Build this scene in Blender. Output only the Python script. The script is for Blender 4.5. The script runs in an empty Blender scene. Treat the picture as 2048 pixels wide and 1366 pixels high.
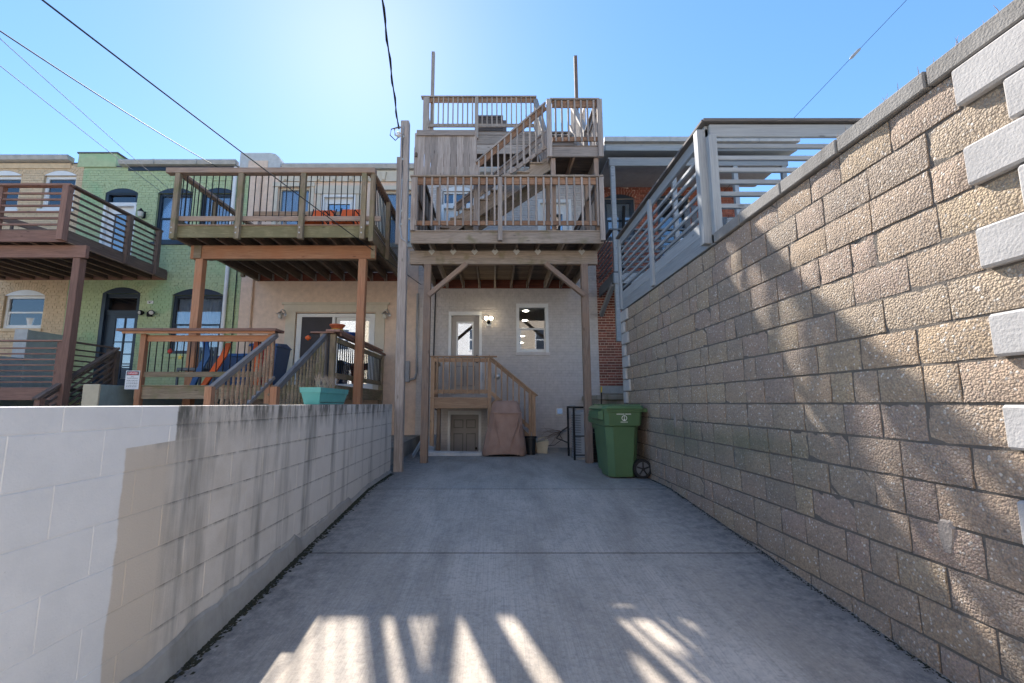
import bpy, bmesh, math, random
from mathutils import Matrix, Vector
random.seed(7)
R = math.radians
S = bpy.context.scene
COL = S.collection

# ------------------------------------------------------------------ camera, sky, sun, exposure
cam_d = bpy.data.cameras.new('camera'); cam = bpy.data.objects.new('camera', cam_d); COL.objects.link(cam)
cam.location = (0, 0, 1.14)
cam.rotation_euler = (R(90 + 7.845), 0, 0)
cam_d.sensor_width = 36.0
cam_d.lens = 900 / 2048 * 36
cam_d.shift_x = (1024 - 990) / 2048
cam_d.clip_start = 0.05; cam_d.clip_end = 2000
S.camera = cam

SUN_DIR = Vector((-0.34, 1.0, 0.93)).normalized()      # towards the sun
elev = math.asin(SUN_DIR.z); azim = math.atan2(SUN_DIR.x, SUN_DIR.y)
world = bpy.data.worlds.new('World'); S.world = world; world.use_nodes = True
wn = world.node_tree.nodes; wl = world.node_tree.links
sky = wn.new('ShaderNodeTexSky'); sky.sky_type = 'NISHITA'; sky.sun_disc = False
sky.sun_elevation = elev; sky.sun_rotation = azim
sky.altitude = 50; sky.air_density = 0.75; sky.dust_density = 0.08; sky.ozone_density = 1.0
pre = wn.new('ShaderNodeVectorMath'); pre.operation = 'SCALE'; pre.inputs['Scale'].default_value = .7; wl.new(sky.outputs[0], pre.inputs[0])
gam = wn.new('ShaderNodeGamma'); gam.inputs[1].default_value = .7; wl.new(pre.outputs[0], gam.inputs[0])        # softer range, as the photo's tone mapping
hsv = wn.new('ShaderNodeHueSaturation'); hsv.inputs['Saturation'].default_value = 1.45; hsv.inputs['Hue'].default_value = .503; wl.new(gam.outputs[0], hsv.inputs['Color'])
wl.new(hsv.outputs[0], wn['Background'].inputs[0])
wn['Background'].inputs[1].default_value = 0.105
sun_d = bpy.data.lights.new('sun', 'SUN'); sun = bpy.data.objects.new('sun', sun_d); COL.objects.link(sun)
sun_d.energy = 2.0; sun_d.angle = R(0.53); sun_d.color = (1.0, 0.93, 0.84)
sun.rotation_euler = (-SUN_DIR).to_track_quat('-Z', 'Y').to_euler()
sun.location = SUN_DIR * 60
S.view_settings.view_transform = 'Standard'; S.view_settings.look = 'None'
S.view_settings.gamma = 1.0; S.view_settings.exposure = 2.6
S.render.engine = 'CYCLES'

# ------------------------------------------------------------------ helpers
W = {}
def put(name, data, parent=None, M=None):
    o = bpy.data.objects.new(name, data); COL.objects.link(o)
    M = M or Matrix()
    if parent is not None:
        o.parent = parent; o.matrix_basis = W[parent.name].inverted() @ M
    else:
        o.matrix_basis = M
    W[o.name] = M.copy()
    return o
def tag(o, label, cat, group=None):
    o['label'] = label; o['category'] = cat
    if group: o['group'] = group
    return o
def thing(name, label, cat, loc=(0, 0, 0), group=None):
    return tag(put(name, None, None, Matrix.Translation(loc)), label, cat, group)
def node(name, parent, loc):
    return put(name, None, parent, Matrix.Translation(loc))
def structure(o):
    o['kind'] = 'structure'; return o
def stuff(o):
    o['kind'] = 'stuff'; return o

class MB:
    def __init__(s): s.v = []; s.f = []; s.mi = []; s.cur = 0
    def add(s, vs, fs):
        b = len(s.v); s.v += [tuple(v) for v in vs]
        for f in fs: s.f.append([b + i for i in f]); s.mi.append(s.cur)
    def box(s, x0, x1, y0, y1, z0, z1):
        s.add([(x0,y0,z0),(x1,y0,z0),(x1,y1,z0),(x0,y1,z0),(x0,y0,z1),(x1,y0,z1),(x1,y1,z1),(x0,y1,z1)],
              [(3,2,1,0),(4,5,6,7),(0,1,5,4),(1,2,6,5),(2,3,7,6),(3,0,4,7)])
    def front(s, x0, x1, y, z0, z1, d):            # a brick: no back face, front towards -Y
        s.add([(x0,y,z0),(x1,y,z0),(x1,y,z1),(x0,y,z1),(x0,y+d,z0),(x1,y+d,z0),(x1,y+d,z1),(x0,y+d,z1)],
              [(0,1,2,3),(1,0,4,5),(2,1,5,6),(3,2,6,7),(0,3,7,4)])
    def quad(s, a, b, c, d): s.add([a, b, c, d], [(0,1,2,3)])
    def tube(s, pts, r, n=8, caps=True):
        pts = [Vector(p) for p in pts]; rings = []
        for i, p in enumerate(pts):
            t = (pts[min(i+1, len(pts)-1)] - pts[max(i-1, 0)]).normalized()
            a = t.cross(Vector((0,0,1))); 
            if a.length < 1e-3: a = Vector((1,0,0))
            a.normalize(); b = t.cross(a)
            rr = r[i] if isinstance(r, (list, tuple)) else r
            rings.append([p + a*(rr*math.cos(2*math.pi*k/n)) + b*(rr*math.sin(2*math.pi*k/n)) for k in range(n)])
        fs = []
        for i in range(len(pts)-1):
            for k in range(n):
                fs.append((i*n+k, i*n+(k+1) % n, (i+1)*n+(k+1) % n, (i+1)*n+k))
        if caps: fs += [tuple(range(n)), tuple(reversed(range((len(pts)-1)*n, len(pts)*n)))]
        s.add([v for rg in rings for v in rg], fs)
    def lathe(s, prof, c=(0,0,0), n=16):
        fs = []; vs = []
        for r, z in prof:
            for k in range(n):
                a = 2*math.pi*k/n; vs.append((c[0]+r*math.cos(a), c[1]+r*math.sin(a), c[2]+z))
        for i in range(len(prof)-1):
            for k in range(n): fs.append((i*n+k, i*n+(k+1) % n, (i+1)*n+(k+1) % n, (i+1)*n+k))
        fs += [tuple(reversed(range(n))), tuple(range((len(prof)-1)*n, len(prof)*n))]
        s.add(vs, fs)
    def loft(s, rings, caps=True):
        n = len(rings[0]); fs = []
        for i in range(len(rings)-1):
            for k in range(n): fs.append((i*n+k, i*n+(k+1) % n, (i+1)*n+(k+1) % n, (i+1)*n+k))
        if caps: fs += [tuple(reversed(range(n))), tuple(range((len(rings)-1)*n, len(rings)*n))]
        s.add([v for r in rings for v in r], fs)
    def mesh(s, name, mats, smooth=False):
        m = bpy.data.meshes.new(name); m.from_pydata(s.v, [], s.f)
        for k in (mats if isinstance(mats, (list, tuple)) else [mats]): m.materials.append(k)
        if any(s.mi): m.polygons.foreach_set('material_index', s.mi)
        bm = bmesh.new(); bm.from_mesh(m); bmesh.ops.recalc_face_normals(bm, faces=bm.faces); bm.to_mesh(m); bm.free()
        if smooth:
            m.polygons.foreach_set('use_smooth', [True]*len(m.polygons))
            try: m.set_sharp_from_angle(angle=R(40))
            except Exception: pass
        m.update(); return m
    def build(s, name, mats, parent=None, smooth=False):
        return put(name, s.mesh(name, mats, smooth), parent)

_cb = {}
def chamfer(l, w, h, mat, bev):
    key = (round(l, 3), round(w, 4), round(h, 4), mat.name, bev)
    if key in _cb: return _cb[key]
    bm = bmesh.new(); bmesh.ops.create_cube(bm, size=1.0)
    bmesh.ops.scale(bm, vec=(l, w, h), verts=bm.verts)
    if bev: bmesh.ops.bevel(bm, geom=list(bm.edges), offset=bev, segments=1, affect='EDGES')
    m = bpy.data.meshes.new('timber'); bm.to_mesh(m); bm.free(); m.materials.append(mat)
    _cb[key] = m; return m
def timber(name, p0, p1, w, h, mat, parent=None, bev=0.004, up=(0, 0, 1)):
    """a board whose grain runs from p0 to p1 (centre line); w sideways, h in the 'up' direction"""
    p0 = Vector(p0); p1 = Vector(p1); x = p1 - p0; L = x.length; x.normalize()
    u = Vector(up)
    if abs(x.dot(u)) > 0.98: u = Vector((0, 1, 0))
    y = u.cross(x).normalized(); z = x.cross(y)
    M = Matrix((x, y, z)).transposed().to_4x4(); M.translation = (p0 + p1) / 2
    return put(name, chamfer(L, w, h, mat, min(bev, w*.2, h*.2)), parent, M)
def block(name, x0, x1, y0, y1, z0, z1, mat, parent=None, bev=0.004):
    M = Matrix.Translation(((x0+x1)/2, (y0+y1)/2, (z0+z1)/2))
    return put(name, chamfer(x1-x0, y1-y0, z1-z0, mat, bev), parent, M)
_rod = {}
def rod(name, p0, p1, r, mat, parent, n=8):
    p0 = Vector(p0); p1 = Vector(p1); d = p1 - p0; L = d.length; key = (round(L, 3), r, mat.name, n)
    if key not in _rod:
        m = MB(); m.tube([(0,0,-L/2),(0,0,L/2)], r, n); _rod[key] = m.mesh('rod', mat, True)
    M = d.to_track_quat('Z', 'Y').to_matrix().to_4x4(); M.translation = (p0+p1)/2
    return put(name, _rod[key], parent, M)

# ------------------------------------------------------------------ materials
def mat(name):
    m = bpy.data.materials.new(name); m.use_nodes = True
    nt = m.node_tree; return m, nt.nodes, nt.links, nt.nodes['Principled BSDF']
def col(c): return (c[0], c[1], c[2], 1)
def N(nodes, t, **kw):
    n = nodes.new(t)
    for k, v in kw.items():
        if k in n.inputs: n.inputs[k].default_value = v
        else: setattr(n, k, v)
    return n
def ramp(nodes, stops):
    n = nodes.new('ShaderNodeValToRGB'); cr = n.color_ramp
    while len(cr.elements) < len(stops): cr.elements.new(0.5)
    for e, (p, c) in zip(cr.elements, stops): e.position = p; e.color = col(c)
    return n
def mixc(nodes, links, fac, a, b, mode='MIX'):
    n = nodes.new('ShaderNodeMix'); n.data_type = 'RGBA'; n.blend_type = mode
    for s, v in ((n.inputs['Factor'], fac), (n.inputs['A'], a), (n.inputs['B'], b)):
        if hasattr(v, 'links'): links.new(v, s)
        elif isinstance(v, tuple): s.default_value = col(v)
        else: s.default_value = v
    return n.outputs['Result']
def math_(nodes, links, op, a, b=0.0, c=None):
    n = nodes.new('ShaderNodeMath'); n.operation = op
    for s, v in zip(n.inputs, (a, b, c)):
        if v is None: continue
        if hasattr(v, 'links'): links.new(v, s)
        else: s.default_value = v
    return n.outputs[0]
def rng(nodes, links, v, a, b, c=0.0, d=1.0):
    n = nodes.new('ShaderNodeMapRange'); links.new(v, n.inputs[0])
    for i, k in zip((1, 2, 3, 4), (a, b, c, d)): n.inputs[i].default_value = k
    return n.outputs[0]
def bump(nodes, links, b, h, strength=0.3, dist=0.01):
    n = nodes.new('ShaderNodeBump'); n.inputs['Strength'].default_value = strength; n.inputs['Distance'].default_value = dist
    links.new(h, n.inputs['Height']); links.new(n.outputs[0], b.inputs['Normal'])

def wood(name, light, dark, red=None, moss=0.0, rough=0.82):
    m, n, l, b = mat(name)
    tc = n.new('ShaderNodeTexCoord'); oi = n.new('ShaderNodeObjectInfo')
    off = N(n, 'ShaderNodeVectorMath', operation='ADD')
    sc = N(n, 'ShaderNodeVectorMath', operation='SCALE'); l.new(oi.outputs['Location'], sc.inputs[0]); sc.inputs['Scale'].default_value = 3.7
    l.new(tc.outputs['Object'], off.inputs[0]); l.new(sc.outputs[0], off.inputs[1])
    mp = n.new('ShaderNodeMapping'); mp.inputs['Scale'].default_value = (1.3, 16, 16); l.new(off.outputs[0], mp.inputs[0])
    gr = N(n, 'ShaderNodeTexNoise', Scale=2.2, Detail=7.0, Roughness=0.62, Distortion=0.9); l.new(mp.outputs[0], gr.inputs['Vector'])
    mp2 = n.new('ShaderNodeMapping'); mp2.inputs['Scale'].default_value = (2.5, 90, 90); l.new(off.outputs[0], mp2.inputs[0])
    fine = N(n, 'ShaderNodeTexNoise', Scale=1.0, Detail=3.0); l.new(mp2.outputs[0], fine.inputs['Vector'])
    big = N(n, 'ShaderNodeTexNoise', Scale=1.7, Detail=3.0); l.new(off.outputs[0], big.inputs['Vector'])
    rp = ramp(n, [(0.32, dark), (0.66, light)]); l.new(gr.outputs[0], rp.inputs[0])
    c = rp.outputs[0]
    if red: c = mixc(n, l, rng(n, l, big.outputs[0], 0.42, 0.64, 0, .85), c, red)
    c = mixc(n, l, rng(n, l, fine.outputs[0], 0.3, 0.7, .0, .35), c, tuple(k*.45 for k in dark))
    if moss:
        mo = N(n, 'ShaderNodeTexNoise', Scale=4.0, Detail=5.0); l.new(off.outputs[0], mo.inputs['Vector'])
        c = mixc(n, l, rng(n, l, mo.outputs[0], .62-.3*moss, .78-.3*moss, 0, .75), c, (.19, .165, .085))
    # knots
    vo = N(n, 'ShaderNodeTexVoronoi', Scale=1.0); mp3 = n.new('ShaderNodeMapping'); mp3.inputs['Scale'].default_value = (2.2, 6, 6)
    l.new(off.outputs[0], mp3.inputs[0]); l.new(mp3.outputs[0], vo.inputs['Vector'])
    c = mixc(n, l, rng(n, l, vo.outputs['Distance'], .05, .11, .6, 0), c, tuple(k*.3 for k in dark))
    v = rng(n, l, oi.outputs['Random'], 0, 1, .78, 1.16)
    hs = n.new('ShaderNodeHueSaturation'); l.new(c, hs.inputs['Color']); l.new(v, hs.inputs['Value'])
    l.new(hs.outputs[0], b.inputs['Base Color']); b.inputs['Roughness'].default_value = rough
    b.inputs['Specular IOR Level'].default_value = .25
    bump(n, l, b, fine.outputs[0], .35, .004)
    return m
def plain(name, c, rough=.6, var=.12, scale=6, metal=0.0, bmp=0.0, bscale=60, rnd=.0, spec=.5):
    m, n, l, b = mat(name)
    g = n.new('ShaderNodeNewGeometry'); no = N(n, 'ShaderNodeTexNoise', Scale=scale, Detail=6.0, Roughness=.6); l.new(g.outputs['Position'], no.inputs['Vector'])
    o = mixc(n, l, rng(n, l, no.outputs[0], .3, .7), tuple(k*(1-var) for k in c), tuple(min(1, k*(1+var)) for k in c))
    if rnd:
        oi = n.new('ShaderNodeObjectInfo'); hs = n.new('ShaderNodeHueSaturation'); l.new(o, hs.inputs['Color'])
        l.new(rng(n, l, oi.outputs['Random'], 0, 1, 1-rnd, 1+rnd), hs.inputs['Value']); o = hs.outputs[0]
    l.new(o, b.inputs['Base Color']); b.inputs['Roughness'].default_value = rough; b.inputs['Metallic'].default_value = metal
    b.inputs['Specular IOR Level'].default_value = spec
    if bmp:
        f = N(n, 'ShaderNodeTexNoise', Scale=bscale, Detail=4.0); l.new(g.outputs['Position'], f.inputs['Vector'])
        bump(n, l, b, f.outputs[0], bmp, .006)
    return m
def masonry(name, c, stain=(.2, .17, .14), amount=.35, rnd_scale=7.0, patch=None, bmp=.35):
    """painted brick or stucco: blotchy paint, chips, run-off streaks"""
    m, n, l, b = mat(name)
    g = n.new('ShaderNodeNewGeometry'); P = g.outputs['Position']
    a = N(n, 'ShaderNodeTexNoise', Scale=rnd_scale, Detail=7.0, Roughness=.65); l.new(P, a.inputs['Vector'])
    o = mixc(n, l, rng(n, l, a.outputs[0], .3, .7), tuple(k*.86 for k in c), tuple(min(1, k*1.1) for k in c))
    mp = n.new('ShaderNodeMapping'); mp.inputs['Scale'].default_value = (3.5, 3.5, .45); l.new(P, mp.inputs[0])
    s = N(n, 'ShaderNodeTexNoise', Scale=1.0, Detail=6.0, Roughness=.6); l.new(mp.outputs[0], s.inputs['Vector'])
    o = mixc(n, l, rng(n, l, s.outputs[0], .52, .75, 0, amount), o, stain)
    if patch:
        q = N(n, 'ShaderNodeTexNoise', Scale=.9, Detail=3.0); l.new(P, q.inputs['Vector'])
        o = mixc(n, l, rng(n, l, q.outputs[0], .58, .66, 0, .7), o, patch)
    ch = N(n, 'ShaderNodeTexNoise', Scale=26.0, Detail=5.0, Roughness=.7); l.new(P, ch.inputs['Vector'])
    o = mixc(n, l, rng(n, l, ch.outputs[0], .68, .73, 0, .75), o, tuple(k*.55 for k in c))
    l.new(o, b.inputs['Base Color']); b.inputs['Roughness'].default_value = .85; b.inputs['Specular IOR Level'].default_value = .25
    f = N(n, 'ShaderNodeTexNoise', Scale=70.0, Detail=5.0); l.new(P, f.inputs['Vector']); bump(n, l, b, f.outputs[0], bmp, .006)
    return m

M_grey = wood('weathered_grey_wood', (.47, .405, .36), (.28, .235, .205))
M_greymoss = wood('mossy_grey_wood', (.46, .375, .30), (.27, .215, .17), moss=.2)
M_tan = wood('tan_pine_wood', (.52, .36, .235), (.33, .20, .125))
M_post = wood('sun_faded_post_wood', (.43, .33, .265), (.25, .175, .135), red=(.40, .27, .19))
M_pink = wood('reddish_rail_wood', (.42, .26, .165), (.25, .135, .085))
M_cedar = wood('orange_cedar_wood', (.58, .31, .18), (.38, .185, .105), red=(.49, .22, .115))
M_olive = wood('mossy_olive_wood', (.36, .28, .19), (.20, .15, .10), moss=.55)
M_brown = wood('red_brown_stained_wood', (.38, .215, .16), (.26, .145, .11))
M_darkbrown = wood('dark_brown_stained_wood', (.21, .15, .12), (.13, .09, .072))
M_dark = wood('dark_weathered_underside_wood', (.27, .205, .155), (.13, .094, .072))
M_ledger = wood('red_ledger_wood', (.30, .105, .065), (.16, .055, .04))
M_steelpaint = wood('blue_grey_painted_wood', (.37, .40, .42), (.31, .335, .355), rough=.55)
M_capgrey = wood('worn_slate_cap_wood', (.22, .205, .195), (.12, .11, .105))
M_mossrim = wood('moss_covered_rim_wood', (.36, .31, .17), (.20, .17, .09), moss=.8)
M_steeldark = plain('slate_painted_wood', (.10, .115, .13), .5)
M_black = plain('black_metal', (.014, .014, .016), .65, spec=.25)
M_blackpl = plain('black_plastic', (.015, .016, .018), .5)
M_galv = plain('galvanised_steel', (.62, .63, .64), .35, metal=.9)
M_hanger = plain('zinc_bracket', (.50, .50, .47), .5, metal=.4)
M_pipe = plain('grey_conduit', (.33, .33, .34), .5)
M_white = plain('white_paint', (.74, .74, .73), .45, .05)
M_cream = plain('cream_trim', (.60, .53, .42), .6, .06)
M_navy = plain('navy_paint', (.018, .03, .05), .4)
M_basedoor = plain('basement_door_paint', (.30, .285, .28), .5, .05)
M_mouldshade = plain('shade_tinted_moulding_paint', (.17, .165, .165), .6)  # darker moulding colour paints the shading around door panels
M_doorgrey = plain('grey_door_paint', (.38, .345, .32), .45, .05)
M_gutter = plain('weathered_gutter', (.42, .41, .39), .5, .15)
M_roofing = plain('roof_membrane', (.10, .10, .11), .9)
M_conc = masonry('old_concrete', (.36, .34, .31), (.10, .10, .085), .6)
M_ledge = masonry('mossy_concrete', (.33, .30, .25), (.07, .08, .045), .9)
M_green = masonry('green_painted_brick', (.45, .53, .31), (.50, .55, .38), .25, patch=(.34, .51, .29))
M_creamb = masonry('cream_painted_brick', (.66, .50, .33), (.46, .31, .19), .30)
M_greyb = masonry('grey_painted_brick', (.60, .555, .525), (.46, .39, .345), .28)
M_beige = masonry('beige_stucco', (.72, .55, .43), (.57, .40, .28), .40)
def joints(name, c): return masonry(name, tuple(k*.74 for k in c), tuple(k*.5 for k in c), .35)
M_greenj = joints('green_brick_joints', (.45, .53, .31)); M_creamj = joints('cream_brick_joints', (.66, .50, .33)); M_greyj = joints('grey_brick_joints', (.70, .645, .61))
M_mortar = plain('pale_mortar', (.70, .57, .48), .9)
M_blueblock = masonry('slate_blue_painted_block', (.40, .45, .47), (.30, .34, .36), .4)
M_paleblock = masonry('pale_grey_block', (.52, .53, .53), (.35, .34, .32), .3)
M_sageblock = masonry('sage_painted_block', (.27, .32, .29), (.18, .2, .18), .3)
M_quoin = masonry('light_quoin_stone', (.47, .45, .43), (.33, .31, .29), .35, bmp=.5)
M_coping = masonry('weathered_coping', (.27, .255, .235), (.10, .09, .08), .55, bmp=.8)
M_teal = plain('teal_plastic', (.10, .37, .36), .45, .1)
M_terra = plain('terracotta', (.42, .10, .04), .7)
M_yellow = plain('yellow_glaze', (.6, .45, .06), .5)
M_bluegl = plain('blue_glaze', (.02, .07, .28), .3)
M_bin = plain('green_bin_plastic', (.085, .165, .078), .42, .10, 3)
M_bluebin = plain('blue_bin_plastic', (.022, .075, .19), .45)
M_orange = plain('orange_fabric', (.72, .13, .03), .8)
M_redfab = plain('red_fabric', (.42, .04, .03), .8)
M_bluefab = plain('blue_fabric', (.05, .13, .30), .8)
M_curtain = plain('white_curtain', (.66, .66, .66), .9, .06)
M_interior = plain('dark_interior', (.035, .035, .04), .9)
M_slat = plain('dark_slatted_unit', (.10, .10, .11), .6)
M_cond = plain('grey_condenser_paint', (.30, .31, .32), .45)
M_condslat = plain('condenser_louvre', (.13, .14, .155), .45)
M_screen = plain('door_screen_mesh', (.055, .05, .055), .8)
M_soffit = plain('soffit_boards', (.30, .30, .31), .7)
M_twig = plain('dry_twig', (.30, .23, .18), .9)
M_lens = plain('frosted_glass', (.55, .52, .46), .3)
M_signw = plain('sign_white', (.72, .72, .72), .5, .03)
M_ink = plain('sign_ink', (.09, .09, .10), .6)
M_signred = plain('sign_red', (.50, .06, .07), .5)
M_print = plain('white_print', (.78, .80, .78), .6, .02)
M_soil = plain('soil', (.05, .038, .028), .95)
M_moss = plain('moss', (.028, .028, .016), .95, .5, 40, bmp=.8)
M_wire = plain('cable_black', (.02, .02, .022), .6)
M_wirel = plain('cable_grey', (.30, .31, .33), .8, spec=.2)
M_can = plain('cream_plastic', (.50, .43, .30), .6)

def glass(name, tint=(.75, .8, .85), base=.22):
    m, n, l, b = mat(name)
    out = [k for k in n if k.type == 'OUTPUT_MATERIAL'][0]; n.remove(b)
    t = n.new('ShaderNodeBsdfTransparent'); t.inputs[0].default_value = col(tint)
    g = n.new('ShaderNodeBsdfGlossy'); g.inputs['Roughness'].default_value = .02; g.inputs[0].default_value = (.9, .93, .97, 1)
    lw = n.new('ShaderNodeFresnel'); lw.inputs[0].default_value = 1.5
    f = math_(n, l, 'ADD', lw.outputs[0], base); mx = n.new('ShaderNodeMixShader')
    l.new(f, mx.inputs[0]); l.new(t.outputs[0], mx.inputs[1]); l.new(g.outputs[0], mx.inputs[2]); l.new(mx.outputs[0], out.inputs[0])
    return m
M_glass = glass('window_glass', base=.09)
M_glassmir = glass('bright_window_glass', base=.30)

def emit(name, c, s):
    m, n, l, b = mat(name); b.inputs['Emission Color'].default_value = col(c); b.inputs['Emission Strength'].default_value = s
    b.inputs['Base Color'].default_value = col(c); return m
M_bulb = emit('lit_bulb', (1, .85, .6), 14)
M_down = emit('lit_downlight', (1, .86, .66), 9)

def red_brick():
    m, n, l, b = mat('red_brick')
    g = n.new('ShaderNodeNewGeometry'); oi = n.new('ShaderNodeObjectInfo')
    at = n.new('ShaderNodeAttribute'); at.attribute_name = 'tone'
    a = N(n, 'ShaderNodeTexNoise', Scale=30.0, Detail=6.0); l.new(g.outputs['Position'], a.inputs['Vector'])
    o = mixc(n, l, rng(n, l, a.outputs[0], .3, .7), (.20, .064, .045), (.33, .115, .078))
    w = N(n, 'ShaderNodeTexWhiteNoise', noise_dimensions='3D')
    sn = N(n, 'ShaderNodeVectorMath', operation='SNAP'); l.new(g.outputs['Position'], sn.inputs[0]); sn.inputs[1].default_value = (.215, 5, .0725)
    l.new(sn.outputs[0], w.inputs['Vector'])
    hs = n.new('ShaderNodeHueSaturation'); l.new(o, hs.inputs['Color']); l.new(rng(n, l, w.outputs[0], 0, 1, .62, 1.25), hs.inputs['Value'])
    l.new(hs.outputs[0], b.inputs['Base Color']); b.inputs['Roughness'].default_value = .9
    bump(n, l, b, a.outputs[0], .5, .006); return m
M_red = red_brick()

def aggregate():
    m, n, l, b = mat('exposed_pebble_block')
    g = n.new('ShaderNodeNewGeometry'); P = g.outputs['Position']; oi = n.new('ShaderNodeObjectInfo')
    v = N(n, 'ShaderNodeTexVoronoi', Scale=78.0); l.new(P, v.inputs['Vector'])
    v2 = N(n, 'ShaderNodeTexVoronoi', Scale=150.0); l.new(P, v2.inputs['Vector'])
    no = N(n, 'ShaderNodeTexNoise', Scale=3.2, Detail=6.0, Roughness=.6); l.new(P, no.inputs['Vector'])
    tone = ramp(n, [(0.0, (.45, .33, .21)), (.2, (.42, .30, .25)), (.4, (.50, .39, .25)), (.58, (.39, .285, .245)), (.78, (.46, .37, .27)), (1.0, (.34, .28, .24))])
    l.new(oi.outputs['Random'], tone.inputs[0])
    peb = N(n, 'ShaderNodeSeparateColor'); l.new(v.outputs['Color'], peb.inputs[0])
    o = mixc(n, l, rng(n, l, peb.outputs[0], 0, 1, 0, .55), tone.outputs[0], (.52, .40, .27))
    o = mixc(n, l, rng(n, l, peb.outputs[1], .55, 1, 0, .6), o, (.25, .185, .135))
    o = mixc(n, l, rng(n, l, peb.outputs[2], .93, .97, 0, .85), o, (.72, .66, .58))
    o = mixc(n, l, rng(n, l, v.outputs['Distance'], .35, .75, 0, .5), o, (.22, .17, .13))
    o = mixc(n, l, rng(n, l, no.outputs[0], .42, .66, 0, .36), o, (.26, .215, .18))
    # green film: a band of algae low on the far half of the wall
    sp = n.new('ShaderNodeSeparateXYZ'); l.new(P, sp.inputs[0])
    gz = math_(n, l, 'MULTIPLY', rng(n, l, sp.outputs['Z'], .28, .75), rng(n, l, sp.outputs['Z'], .8, 1.0, 1, 0))
    gy = math_(n, l, 'MULTIPLY', rng(n, l, sp.outputs['Y'], 3.0, 4.0), rng(n, l, sp.outputs['Y'], 6.2, 7.0, 1, 0))
    ga = math_(n, l, 'MULTIPLY', gz, gy); no2 = N(n, 'ShaderNodeTexNoise', Scale=2.0, Detail=4.0); l.new(P, no2.inputs['Vector'])
    ga = math_(n, l, 'MULTIPLY', ga, rng(n, l, no2.outputs[0], .3, .6, .2, .6))
    o = mixc(n, l, ga, o, (.14, .16, .095))
    l.new(o, b.inputs['Base Color']); b.inputs['Roughness'].default_value = .85; b.inputs['Specular IOR Level'].default_value = .3
    h = math_(n, l, 'SUBTRACT', 1.0, v.outputs['Distance']); h2 = math_(n, l, 'MULTIPLY', v2.outputs['Distance'], -.4)
    rough_amt = rng(n, l, oi.outputs['Random'], 0, 1, .55, 1.0)
    hh = math_(n, l, 'MULTIPLY', math_(n, l, 'ADD', h, h2), rough_amt)
    hh = math_(n, l, 'ADD', hh, math_(n, l, 'MULTIPLY', no.outputs[0], 2.0))
    bump(n, l, b, hh, .9, .011); return m
M_agg = aggregate()
M_aggmort = masonry('rough_grey_mortar', (.15, .13, .11), (.08, .07, .06), .5, bmp=.9)

def paint_wall():
    m, n, l, b = mat('painted_block_wall')
    g = n.new('ShaderNodeNewGeometry'); P = g.outputs['Position']; sp = n.new('ShaderNodeSeparateXYZ'); l.new(P, sp.inputs[0])
    no = N(n, 'ShaderNodeTexNoise', Scale=5.0, Detail=7.0, Roughness=.62); l.new(P, no.inputs['Vector'])
    fresh = mixc(n, l, rng(n, l, no.outputs[0], .3, .7), (.66, .65, .635), (.74, .725, .705))
    old = mixc(n, l, rng(n, l, no.outputs[0], .3, .7), (.54, .475, .40), (.66, .60, .53))
    # older coat turns cooler and paler farther up the drive
    old = mixc(n, l, rng(n, l, sp.outputs['Y'], 2.6, 5.0, 0, .7), old, (.66, .635, .60))
    mp = n.new('ShaderNodeMapping'); mp.inputs['Scale'].default_value = (1, 5.0, .5); l.new(P, mp.inputs[0])
    st = N(n, 'ShaderNodeTexNoise', Scale=1.0, Detail=6.0, Roughness=.6); l.new(mp.outputs[0], st.inputs['Vector'])
    old = mixc(n, l, rng(n, l, st.outputs[0], .50, .68, 0, .72), old, (.19, .185, .17))
    mp2 = n.new('ShaderNodeMapping'); mp2.inputs['Scale'].default_value = (1, 13.0, 2.4); l.new(P, mp2.inputs[0])
    st2 = N(n, 'ShaderNodeTexNoise', Scale=1.0, Detail=6.0, Roughness=.7); l.new(mp2.outputs[0], st2.inputs['Vector'])
    topm = math_(n, l, 'MULTIPLY', rng(n, l, sp.outputs['Z'], .88, 1.08), rng(n, l, st2.outputs[0], .44, .58, 0, .85))
    old = mixc(n, l, topm, old, (.075, .075, .065))
    sp3 = N(n, 'ShaderNodeTexNoise', Scale=45.0, Detail=6.0, Roughness=.75); l.new(P, sp3.inputs['Vector'])
    # grime settled under each course line
    fr = math_(n, l, 'FRACT', math_(n, l, 'DIVIDE', math_(n, l, 'SUBTRACT', 1.025, sp.outputs['Z']), .2057))
    cl = math_(n, l, 'MULTIPLY', rng(n, l, fr, .0, .10, 1, 0), rng(n, l, st2.outputs[0], .36, .58, 0, .8))
    old = mixc(n, l, cl, old, (.13, .125, .11))
    # edge of the fresh coat: stepped at the top course, slightly wavering
    edge = math_(n, l, 'ADD', rng(n, l, sp.outputs['Z'], .93, .94, 2.17, 2.50), math_(n, l, 'MULTIPLY', math_(n, l, 'SUBTRACT', no.outputs[0], .5), .05))
    f = rng(n, l, math_(n, l, 'SUBTRACT', sp.outputs['Y'], edge), -.006, .006)
    # a bare, cleaner strip right beside the fresh coat
    f2 = math_(n, l, 'MULTIPLY', f, rng(n, l, math_(n, l, 'SUBTRACT', sp.outputs['Y'], edge), .26, .36, 1, 0))
    old2 = mixc(n, l, math_(n, l, 'MULTIPLY', f2, rng(n, l, sp.outputs['Z'], .90, .95, .9, 0)), old, (.56, .485, .40))
    o = mixc(n, l, f, fresh, old2)
    o = mixc(n, l, rng(n, l, sp3.outputs[0], .66, .74, 0, .5), o, (.22, .215, .2))
    l.new(o, b.inputs['Base Color']); b.inputs['Roughness'].default_value = .75; b.inputs['Specular IOR Level'].default_value = .3
    fi = N(n, 'ShaderNodeTexNoise', Scale=110.0, Detail=5.0); l.new(P, fi.inputs['Vector']); bump(n, l, b, fi.outputs[0], .3, .005); return m
M_paintwall = paint_wall()

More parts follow.
